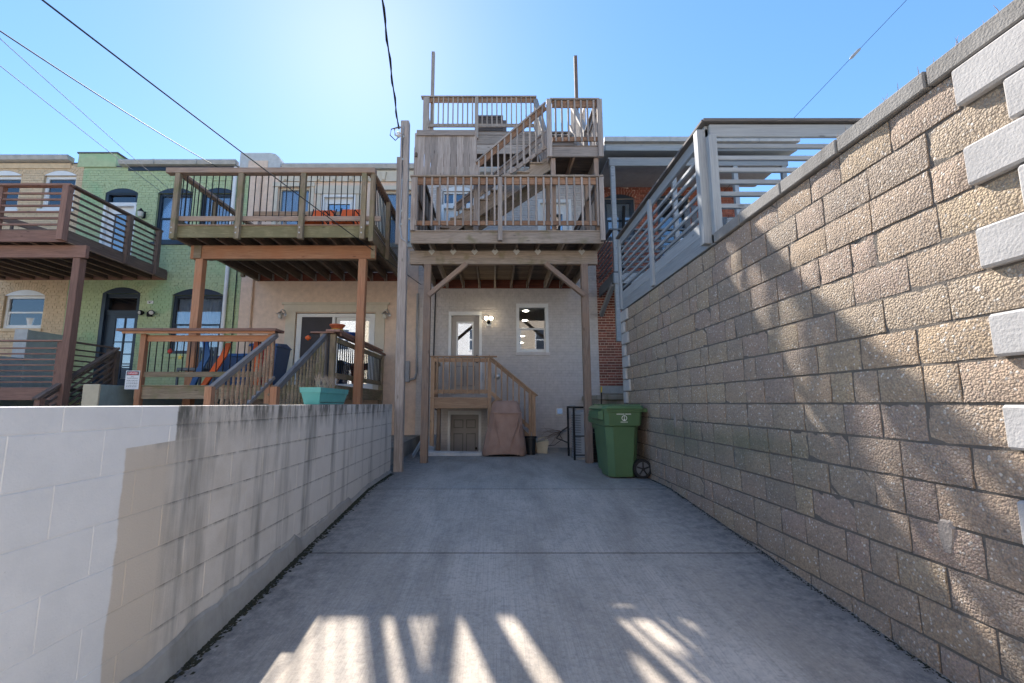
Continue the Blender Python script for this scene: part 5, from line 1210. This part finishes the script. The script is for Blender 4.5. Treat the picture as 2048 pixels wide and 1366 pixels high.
sling(-3.22, 9.30, 'orange sling chair nearest the right corner of the cedar deck')
sling(-3.88, 9.35, 'orange sling chair left of the other orange chair on the cedar deck')

# beige house: lower porch
L = thing('lower_porch', 'low cedar porch with turned-baluster stair rails on the beige house', 'porch', (-4.9, 10, .32))
lf = 1.48; LY = 8.42
for i in range(24): timber('deck_board', (-6.75, LY+.05+i*.147, lf-.014), (-2.95, LY+.05+i*.147, lf-.014), .142, .027, M_olive, L, .003)
timber('rim_joist', (-6.72, LY+.02, 1.34), (-2.98, LY+.02, 1.34), .04, .235, M_olive, L); timber('rim_joist', (-2.98, LY+.04, 1.34), (-2.98, FY-.05, 1.34), .04, .235, M_olive, L)
for x in (-6.62, -4.22, -3.05): timber('rail_post', (x, LY, .32), (x, LY, 2.44), .10, .10, M_cedar if x < -4 else M_olive, L)
timber('rail_post', (-3.0, FY-.15, .32), (-3.0, FY-.15, 2.40), .10, .10, M_olive, L); timber('rail_post', (-3.22, LY-.02, .32), (-3.22, LY-.02, 2.46), .12, .12, M_grey, L)
timber('bar_cap', (-7.02, LY-.02, 2.50), (-4.06, LY-.02, 2.50), .34, .05, M_brown, L); timber('cap_trim', (-6.95, LY-.13, 2.455), (-4.10, LY-.13, 2.455), .03, .045, M_cedar, L)
timber('top_rail', (-6.58, LY+.02, 2.36), (-4.26, LY+.02, 2.36), .04, .12, M_cedar, L); timber('lower_rail', (-6.58, LY+.02, 1.68), (-4.26, LY+.02, 1.68), .04, .10, M_olive, L)
for i in range(18): x = -6.52+i*.128; rod('baluster', (x, LY+.02, 1.66), (x, LY+.02, 2.32), .010, M_black, L)
timber('bar_cap', (-3.02, LY-.15, 2.49), (-3.02, 11.55, 2.49), .26, .045, M_brown, L); timber('cap_trim', (-2.92, LY, 2.44), (-2.92, FY-.1, 2.42), .035, .06, M_brown, L); timber('top_rail', (-3.0, LY+.05, 2.33), (-3.0, FY-.2, 2.33), .04, .10, M_olive, L); timber('lower_rail', (-3.0, LY+.05, 1.66), (-3.0, FY-.2, 1.66), .04, .10, M_olive, L)
timber('bar_cap', (-3.45, LY-.04, 2.46), (-3.0, LY-.04, 2.46), .16, .03, M_brown, L)
for i in range(26): y_ = LY+.12+i*.128; rod('baluster', (-3.0, y_, 1.66), (-3.0, y_, 2.30), .011, M_black, L)
prof = [(.018, 0), (.02, .10), (.016, .12), (.026, .15), (.016, .18), (.022, .22), (.031, .34), (.022, .50), (.016, .53), (.026, .56), (.016, .59), (.02, .62), (.02, .78)]
tb = MB(); tb.lathe(prof, n=10); TB = tb.mesh('turned_baluster', M_tan, True)
tb = MB(); tb.lathe(prof, n=10); TB2 = tb.mesh('turned_baluster', M_olive, True)
for x, me in ((-4.12, TB), (-3.18, TB2)):
    timber('stair_handrail', (x, LY-.03, 2.42), (x, 6.58, 1.36), .07, .09, M_grey if x < -4 else M_capgrey, L); timber('stair_bottom_rail', (x, LY-.03, 1.62), (x, 6.6, .56), .06, .06, M_grey, L)
    timber('newel_post', (x, 6.54, .32), (x, 6.54, 1.38), .10, .10, M_cedar, L)
    for i in range(13): t = (i+.6)/13.5; y_ = LY-.05+t*(6.6-LY+.05); put('turned_baluster', me, L, Matrix.Translation((x, y_, 1.62-1.06*t)))
for k in range(6): timber('tread', (-4.1, LY-.12-k*.29, 1.30-k*.185), (-3.2, LY-.12-k*.29, 1.30-k*.185), .28, .04, M_olive, L)
# pots on the rail
t = thing('terracotta_bowl', 'red terracotta bowl nested on a yellow saucer on the porch rail', 'bowl', (-3.04, 8.55, 2.515)); b = MB(); b.lathe([(.10, .0), (.12, .03), (.125, .035)], (-3.04, 8.56, 2.516), 18); b.build('saucer', M_yellow, t, True); b = MB(); b.lathe([(.09, .035), (.135, .10), (.145, .105), (.145, .13), (.12, .13)], (-3.04, 8.56, 2.516), 18); b.build('bowl', M_terra, t, True)
t = thing('blue_bowl', 'blue glazed bowl on the porch rail behind the cedar post', 'bowl', (-3.02, 9.3, 2.515)); b = MB(); b.lathe([(.08, 0), (.14, .07), (.15, .09), (.13, .09)], (-3.02, 9.35, 2.516), 18); b.build('bowl', M_bluegl, t, True); block('foot', -3.08, -2.96, 9.29, 9.41, 2.513, 2.52, M_bluegl, t, .002)
t = thing('orange_garden_light', 'small orange glass ornament hanging at the right stair rail', 'ornament', (-3.50, 8.36, 2.40)); b = MB(); b.lathe([(.01, -.05), (.05, -.02), (.055, .01), (.02, .04), (.008, .05)], (-3.50, 8.34, 2.36), 12); b.build('glass_shade', M_orange, t, True); b = MB(); b.tube([(-3.50, 8.34, 2.40), (-3.44, 8.37, 2.46)], .005, 5); b.build('hook', M_black, t)
# things stored under the deck
for i, (x, y_) in enumerate(((-6.25, 10.4), (-5.62, 9.95))):
    t = thing('blue_storage_bin', 'blue lidded bin %s behind the porch rail' % ('in the back corner' if i == 0 else 'nearer the stair'), 'bin', (x, y_, lf), 'blue bins on the lower porch')
    b = MB(); b.loft([[(x-.22,y_-.22,lf),(x+.22,y_-.22,lf),(x+.22,y_+.22,lf),(x-.22,y_+.22,lf)], [(x-.27,y_-.27,2.14),(x+.27,y_-.27,2.14),(x+.27,y_+.27,2.14),(x-.27,y_+.27,2.14)]]); b.build('body', M_bluebin, t); block('lid', x-.29, x+.29, y_-.29, y_+.29, 2.141, 2.21, M_bluefab if i else M_bluebin, t, .015)
t = thing('blue_wheeled_bin', 'blue wheeled bin against the beige wall beside the sliding door', 'bin', (-5.01, 9.9, lf))
b = MB(); b.loft([[(-5.18,9.7,lf),(-4.78,9.7,lf),(-4.78,10.2,lf),(-5.18,10.2,lf)], [(-5.26,9.62,2.36),(-4.70,9.62,2.36),(-4.70,10.28,2.36),(-5.26,10.28,2.36)]]); b.build('body', M_bluebin, t); b = MB(); b.loft([[(-5.29,9.58,2.361),(-4.67,9.58,2.361),(-4.67,10.31,2.361),(-5.29,10.31,2.361)], [(-5.28,9.60,2.42),(-4.68,9.60,2.42),(-4.76,10.2,2.48),(-5.21,10.2,2.48)]]); b.build('lid', M_bluebin, t)
def strap_thing(name, lab, pts, w, m_):
    t = thing(name, lab, 'folded chair', (pts[0][0], pts[0][1], lf))
    b = MB(); 
    for i in range(len(pts)-1):
        p, q = pts[i], pts[i+1]; wa = w*(.5+.5*math.sin(math.pi*(i+.5)/len(pts)))+.012; wb = w*(.5+.5*math.sin(math.pi*(i+1.5)/len(pts)))+.012
        b.loft([[(p[0]-wa,p[1]-.02,p[2]),(p[0]+wa,p[1]-.02,p[2]),(p[0]+wa,p[1]+.02,p[2]),(p[0]-wa,p[1]+.02,p[2])],[(q[0]-wb,q[1]-.02,q[2]),(q[0]+wb,q[1]-.02,q[2]),(q[0]+wb,q[1]+.02,q[2]),(q[0]-wb,q[1]+.02,q[2])]])
    b.build('folded_fabric', m_, t)
    b = MB(); b.tube([(pts[0][0]+.05, pts[0][1]+.04, pts[0][2]), (pts[-1][0]+.05, pts[-1][1]+.04, pts[-1][2]+.05)], .012, 6); b.build('frame_tube', M_black, t)
strap_thing('folded_chair', 'orange folded chair leaning at a slant behind the porch rail', [(-5.75, 8.9, lf), (-5.62, 8.95, 1.75), (-5.45, 9.0, 2.1), (-5.38, 9.02, 2.35)], .055, M_orange)
strap_thing('folded_chair', 'orange folded chair standing upright near the porch stair', [(-4.72, 8.95, lf), (-4.76, 8.98, 1.8), (-4.80, 9.0, 2.1), (-4.80, 9.0, 2.38)], .06, M_orange)
strap_thing('folded_chair', 'red folded chair standing beside the upright orange chair', [(-4.66, 9.1, lf), (-4.66, 9.1, 1.8), (-4.66, 9.1, 2.1), (-4.66, 9.1, 2.38)], .05, M_redfab)
strap_thing('folded_chair', 'blue folded chair leaning at the cedar post behind the porch rail', [(-6.0, 8.95, lf), (-5.9, 8.98, 1.8), (-5.78, 9.0, 2.1), (-5.86, 9.02, 2.38)], .05, M_bluefab)
t = thing('patio_lounge', 'dark slatted lounge chair on the left of the lower porch', 'chair', (-6.15, 9.3, lf))
block('seat', -6.45, -5.95, 9.1, 9.6, 1.80, 1.86, M_steeldark, t)
for i in range(6): block('back_slat', -6.45+i*.085, -6.39+i*.085, 9.58, 9.61, 1.86, 2.34, M_steeldark, t, .002)
for x in (-6.43, -5.97):
    for y_ in (9.12, 9.58): block('leg', x-.02, x+.02, y_-.02, y_+.02, lf, 1.8, M_steeldark, t, .003)
for (nm, lab, x, z, m_) in (('hanging_ornament', 'red round ornament hanging from the porch rail', -6.10, 2.11, M_redfab), ('hanging_ornament', 'yellow star ornament hanging from the porch rail', -5.90, 2.00, M_yellow)):
    t = thing(nm, lab, 'ornament', (x, LY-.03, z)); b = MB()
    if m_ is M_redfab: b.lathe([(.008, -.045), (.035, -.02), (.04, .01), (.02, .04), (.006, .05)], (x, LY-.03, z), 12)
    else:
        st = [((.055 if k % 2 == 0 else .022)*math.sin(k*math.pi/5), (.055 if k % 2 == 0 else .022)*math.cos(k*math.pi/5)) for k in range(10)]
        b.loft([[(x+p[0], LY-.035, z+p[1]) for p in st], [(x+p[0], LY-.020, z+p[1]) for p in st]])
    b.build('body', m_, t); b = MB(); b.tube([(x, LY-.03, z+.04), (x, LY-.01, 2.31)], .003, 4); b.build('string', M_black, t)
# warning sign nailed to the porch post
sg = thing('warning_sign', 'white warning sign with red header nailed to the porch post', 'sign', (-6.66, LY-.07, 1.58))
SX, SZ, SY = -6.72, 1.40, LY-.062
block('board', SX-.13, SX+.13, SY-.004, SY, SZ, SZ+.345, M_signw, sg, .001)
b = MB(); b.box(SX-.115, SX+.115, SY-.0065, SY-.0045, SZ+.258, SZ+.333); b.build('header_panel', M_ink, sg)
b = MB(); ov = [(SX+.107*math.cos(a), SZ+.2955+.031*math.sin(a)) for a in [2*math.pi*k/24 for k in range(24)]]; b.loft([[(p[0], SY-.007, p[1]) for p in ov], [(p[0], SY-.0085, p[1]) for p in ov]]); b.build('header_oval', M_signred, sg)
def text(body, size, x, y, z, m_, parent, name='lettering'):
    cu = bpy.data.curves.new('t', 'FONT'); cu.body = body; cu.size = size; cu.align_x = 'CENTER'; cu.align_y = 'CENTER'
    to = bpy.data.objects.new('t', cu); COL.objects.link(to); bpy.context.view_layer.update()
    me = bpy.data.meshes.new_from_object(to.evaluated_get(bpy.context.evaluated_depsgraph_get())); bpy.data.objects.remove(to); me.materials.clear(); me.materials.append(m_)
    return put(name, me, parent, Matrix.Translation((x, y, z)) @ Matrix.Rotation(R(90), 4, 'X'))
text('DANGER', .046, SX, SY-.0095, SZ+.2955, M_signw, sg); text('NO', .034, SX, SY-.0055, SZ+.232, M_ink, sg); text('TRESPASSING', .034, SX, SY-.0055, SZ+.200, M_ink, sg)
b = MB(); rd = random.Random(8)
for r_ in range(5):
    x = SX-.10; z = SZ+.163-r_*.029
    while x < SX+.10:
        w_ = .012+rd.random()*.03; b.box(x, min(x+w_, SX+.105), SY-.0055, SY-.0045, z-.005, z+.004); x += w_+.009
b.build('small_print', M_ink, sg)

# teal planter on the painted wall
pl = thing('teal_planter', 'teal plastic planter box with dry stems on the white block wall', 'planter', (-1.84, 4.92, 1.13))
def prect(hw, y0, y1, z): return [(-1.84-hw, y0, z), (-1.84+hw, y0, z), (-1.84+hw, y1, z), (-1.84-hw, y1, z)]
b = MB(); b.loft([prect(.075, 4.56, 5.30, 1.131), prect(.095, 4.52, 5.34, 1.245), prect(.103, 4.51, 5.35, 1.247), prect(.107, 4.50, 5.36, 1.30), prect(.093, 4.515, 5.345, 1.30), prect(.09, 4.52, 5.34, 1.285)]); b.build('box', M_teal, pl)
b = MB(); b.loft([prect(.08, 4.575, 5.29, 1.15), prect(.083, 4.57, 5.295, 1.155)]); b.box(-1.927, -1.753, 4.525, 5.335, 1.26, 1.284); b.build('soil', M_soil, pl)
rd = random.Random(14)
for i in range(30):
    x = -1.84+(rd.random()-.5)*.12; y_ = 4.62+rd.random()*.66; p = [Vector((x, y_, 1.275))]; dv_ = Vector(((rd.random()-.5)*.5, (rd.random()-.5)*.5, 1)).normalized()
    for k in range(4): dv_ = (dv_+Vector(((rd.random()-.5)*.6, (rd.random()-.5)*.6, .1))).normalized(); p.append(p[-1]+dv_*(.035+.02*rd.random()))
    b = MB(); b.tube(p, [.0035, .003, .0025, .002, .001], 4); 
    q0 = p[2]; 
    for s_ in range(2): d2 = Vector((rd.random()-.5, rd.random()-.5, .6)).normalized(); b.tube([q0, q0+d2*.03, q0+d2*.055+Vector((0,0,.01))], [.002, .0015, .0008], 4)
    b.build('dry_stem', M_twig, pl)

# ------------------------------------------------------------------ brown decks at the left
K = thing('brown_deck', 'red-brown stained upper deck with horizontal slat rails, far left', 'deck', (-11, 10.3, .32))
kj = 4.49; kf = 4.76; KX, KY = -9.0, 9.03; KL = -13.6
timber('beam', (KL, 9.28, kj-.135), (-8.72, 9.28, kj-.135), .09, .27, M_brown, K)
for x in (-8.92, -11.2): timber('post', (x, 9.34, .32), (x, 9.34, kj-.27), .16, .16, M_brown, K, .006)
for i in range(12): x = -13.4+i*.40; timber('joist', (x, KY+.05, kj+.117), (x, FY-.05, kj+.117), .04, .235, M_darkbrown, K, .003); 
for i in range(12): x = -13.4+i*.40; timber('joist_edge', (x+.021, KY+.06, kj+.01), (x+.021, FY-.06, kj+.01), .006, .02, M_tan, K, 0)
timber('ledger', (KL, FY-.025, kj+.117), (KX, FY-.025, kj+.117), .04, .235, M_brown, K); timber('rim_joist', (KL, KY+.02, kj+.13), (KX, KY+.02, kj+.13), .04, .26, M_brown, K); timber('rim_joist', (KX-.02, KY+.04, kj+.13), (KX-.02, FY-.05, kj+.13), .04, .26, M_darkbrown, K)
for i in range(20): timber('deck_board', (KL, KY+.07+i*.147, kf-.01), (KX, KY+.07+i*.147, kf-.01), .142, .027, M_darkbrown, K, .003)
timber('corner_post', (KX-.04, KY-.03, kj+.02), (KX-.04, KY-.03, 5.70), .13, .13, M_brown, K); timber('rail_post', (-10.45, KY, kj), (-10.45, KY, 5.70), .10, .10, M_brown, K); timber('rail_post', (-12.2, KY, kj), (-12.2, KY, 5.70), .10, .10, M_brown, K)
for y_ in (10.55, 11.5): timber('rail_post', (KX+.03, y_, kj), (KX+.03, y_, 5.70), .11, .11, M_darkbrown, K)
timber('rail_cap', (KL, KY-.02, 5.72), (KX+.05, KY-.02, 5.72), .14, .045, M_brown, K); timber('rail_cap', (KX+.01, KY, 5.723), (KX+.01, 11.6, 5.723), .14, .045, M_darkbrown, K)
for i in range(6): z = 4.86+i*.138; timber('slat', (KL, KY-.01, z), (KX-.1, KY-.01, z), .035, .042, M_brown, K); timber('slat', (KX, KY+.06, z), (KX, 11.5, z), .035, .042, M_darkbrown, K)
# dark stair rail on the far side of the deck
timber('stair_rail', (-12.6, 9.8, 5.75), (-9.6, 11.6, 4.95), .06, .14, M_darkbrown, K)
for i in range(7): t = i/7; timber('stair_baluster', (-12.4+2.6*t, 9.92+1.6*t, 4.8), (-12.4+2.6*t, 9.92+1.6*t, 5.68-.7*t), .06, .04, M_darkbrown, K)
# lower brown deck
Q = thing('lower_brown_deck', 'low brown deck with slatted rail and stair, far left behind the white wall', 'deck', (-11, 10.5, .32))
qf = 1.45
timber('rim_joist', (-13.6, 9.36, 1.34), (-9.02, 9.36, 1.34), .04, .26, M_brown, Q)
for i in range(16): timber('deck_board', (-13.6, 9.42+i*.15, qf), (-9.0, 9.42+i*.15, qf), .145, .027, M_darkbrown, Q, .003)
timber('corner_post', (-9.07, 9.36, .32), (-9.07, 9.36, 2.41), .12, .12, M_brown, Q); timber('rail_post', (-9.03, 10.5, .32), (-9.03, 10.5, 2.41), .11, .11, M_darkbrown, Q)
timber('rail_cap', (-13.6, 9.33, 2.44), (-9.0, 9.33, 2.44), .10, .035, M_brown, Q); timber('rail_cap', (-9.03, 9.4, 2.443), (-9.03, 10.55, 2.443), .10, .035, M_darkbrown, Q)
for i in range(7): z = 1.58+i*.118; timber('slat', (-13.6, 9.36, z), (-9.13, 9.36, z), .035, .032, M_brown, Q); timber('slat', (-9.03, 9.42, z), (-9.03, 10.45, z), .03, .032, M_darkbrown, Q)
for sx in (-8.95,):
    timber('stair_cap', (sx, 10.6, 2.44), (sx, 8.82, 1.22), .12, .05, M_darkbrown, Q)
    for i in range(6): timber('stair_slat', (sx, 10.55, 2.30-i*.14), (sx, 8.95, 1.20-i*.14), .03, .045, M_darkbrown, Q)
    timber('newel_post', (sx, 8.92, .32), (sx, 8.92, 1.24), .11, .11, M_brown, Q); timber('newel_post', (sx, 10.58, .32), (sx, 10.58, 2.38), .11, .11, M_darkbrown, Q)
for k in range(5): timber('tread', (-9.95, 10.3-k*.3, 1.30-k*.2), (-9.0, 10.3-k*.3, 1.30-k*.2), .28, .04, M_darkbrown, Q)
# painted block party walls
t = thing('slate_block_wall', 'slate blue painted block wall between the cream and green yards', 'wall', (-11.65, 10.5, .32))
block('tall_section', -11.85, -11.55, 11.0, FY-.02, .32, 2.95, M_blueblock, t, .012); block('low_section', -11.85, -11.55, 9.6, 10.995, .32, 2.24, M_blueblock, t, .012); block('end_face', -11.86, -11.54, 10.975, 11.002, 2.25, 2.96, M_paleblock, t, .004)
t = thing('sage_block_wall', 'sage grey low block wall left of the porch post sign', 'wall', (-7.1, 10, .32))
block('side', -7.28, -7.0, 8.03, FY-.02, .32, 1.475, M_sageblock, t, .01); block('end_face', -7.285, -6.995, 7.99, 8.028, .32, 1.48, M_can, t, .006)

# ------------------------------------------------------------------ overhead cables
def cable(name, label, a, b_, sag, r_, m_, n=24, twist=False):
    a, b_ = Vector(a), Vector(b_); pts = [a.lerp(b_, i/n)-Vector((0,0,sag*4*(i/n)*(1-i/n))) for i in range(n+1)]
    mb = MB(); mb.tube(pts, r_, 6)
    if twist:
        mb.tube([p+Vector((r_*1.6*math.cos(i*1.3), 0, r_*1.6*math.sin(i*1.3))) for i, p in enumerate(pts)], r_*.8, 6)
    return tag(mb.build(name, m_, None, True), label, 'cable', 'overhead cables')
cable('overhead_cable', 'black twisted cable running from the tall timber post up out of view', (-1.80, 7.78, 6.22), (-.55, -2.0, 7.6), .28, .011, M_wire, 60, True)
cable('overhead_cable', 'thin black cable crossing in front of the cedar deck to the house', (-2.02, 11.98, 4.36), (-4.65, -1.5, 4.60), .10, .008, M_wire)
cable('overhead_cable', 'thick black cable sloping from upper left to the green roof edge', (-7.75, 11.9, 7.70), (-7.27, 4.26, 6.42), .10, .011, M_wire)
cable('overhead_cable', 'pale thin cable second from top at the left edge to the green wall', (-9.036, 11.98, 6.996), (-6.75, 3.91, 6.35), .02, .006, M_wirel)
cable('overhead_cable', 'pale thin cable lowest at the left edge to the green wall', (-9.042, 11.98, 6.773), (-6.66, 3.91, 5.83), .02, .006, M_wirel)
wt = thing('guy_wire', 'thin wire with inline insulator in the sky above the block wall', 'cable', (9.5, 9, 9), 'overhead cables')
b = MB(); b.tube([(10.3, 9.0, 11.2), (8.93, 9.94, 9.74)], .006, 5); b.tube([(8.78, 10.05, 9.58), (4.9, 12.9, 5.4)], .006, 5); b.build('wire', M_wire, wt)
b = MB(); b.tube([(8.95, 9.93, 9.76), (8.92, 9.95, 9.73), (8.79, 10.04, 9.59), (8.76, 10.06, 9.56)], [.012, .035, .035, .012], 10); b.build('insulator', M_pipe, wt, True)
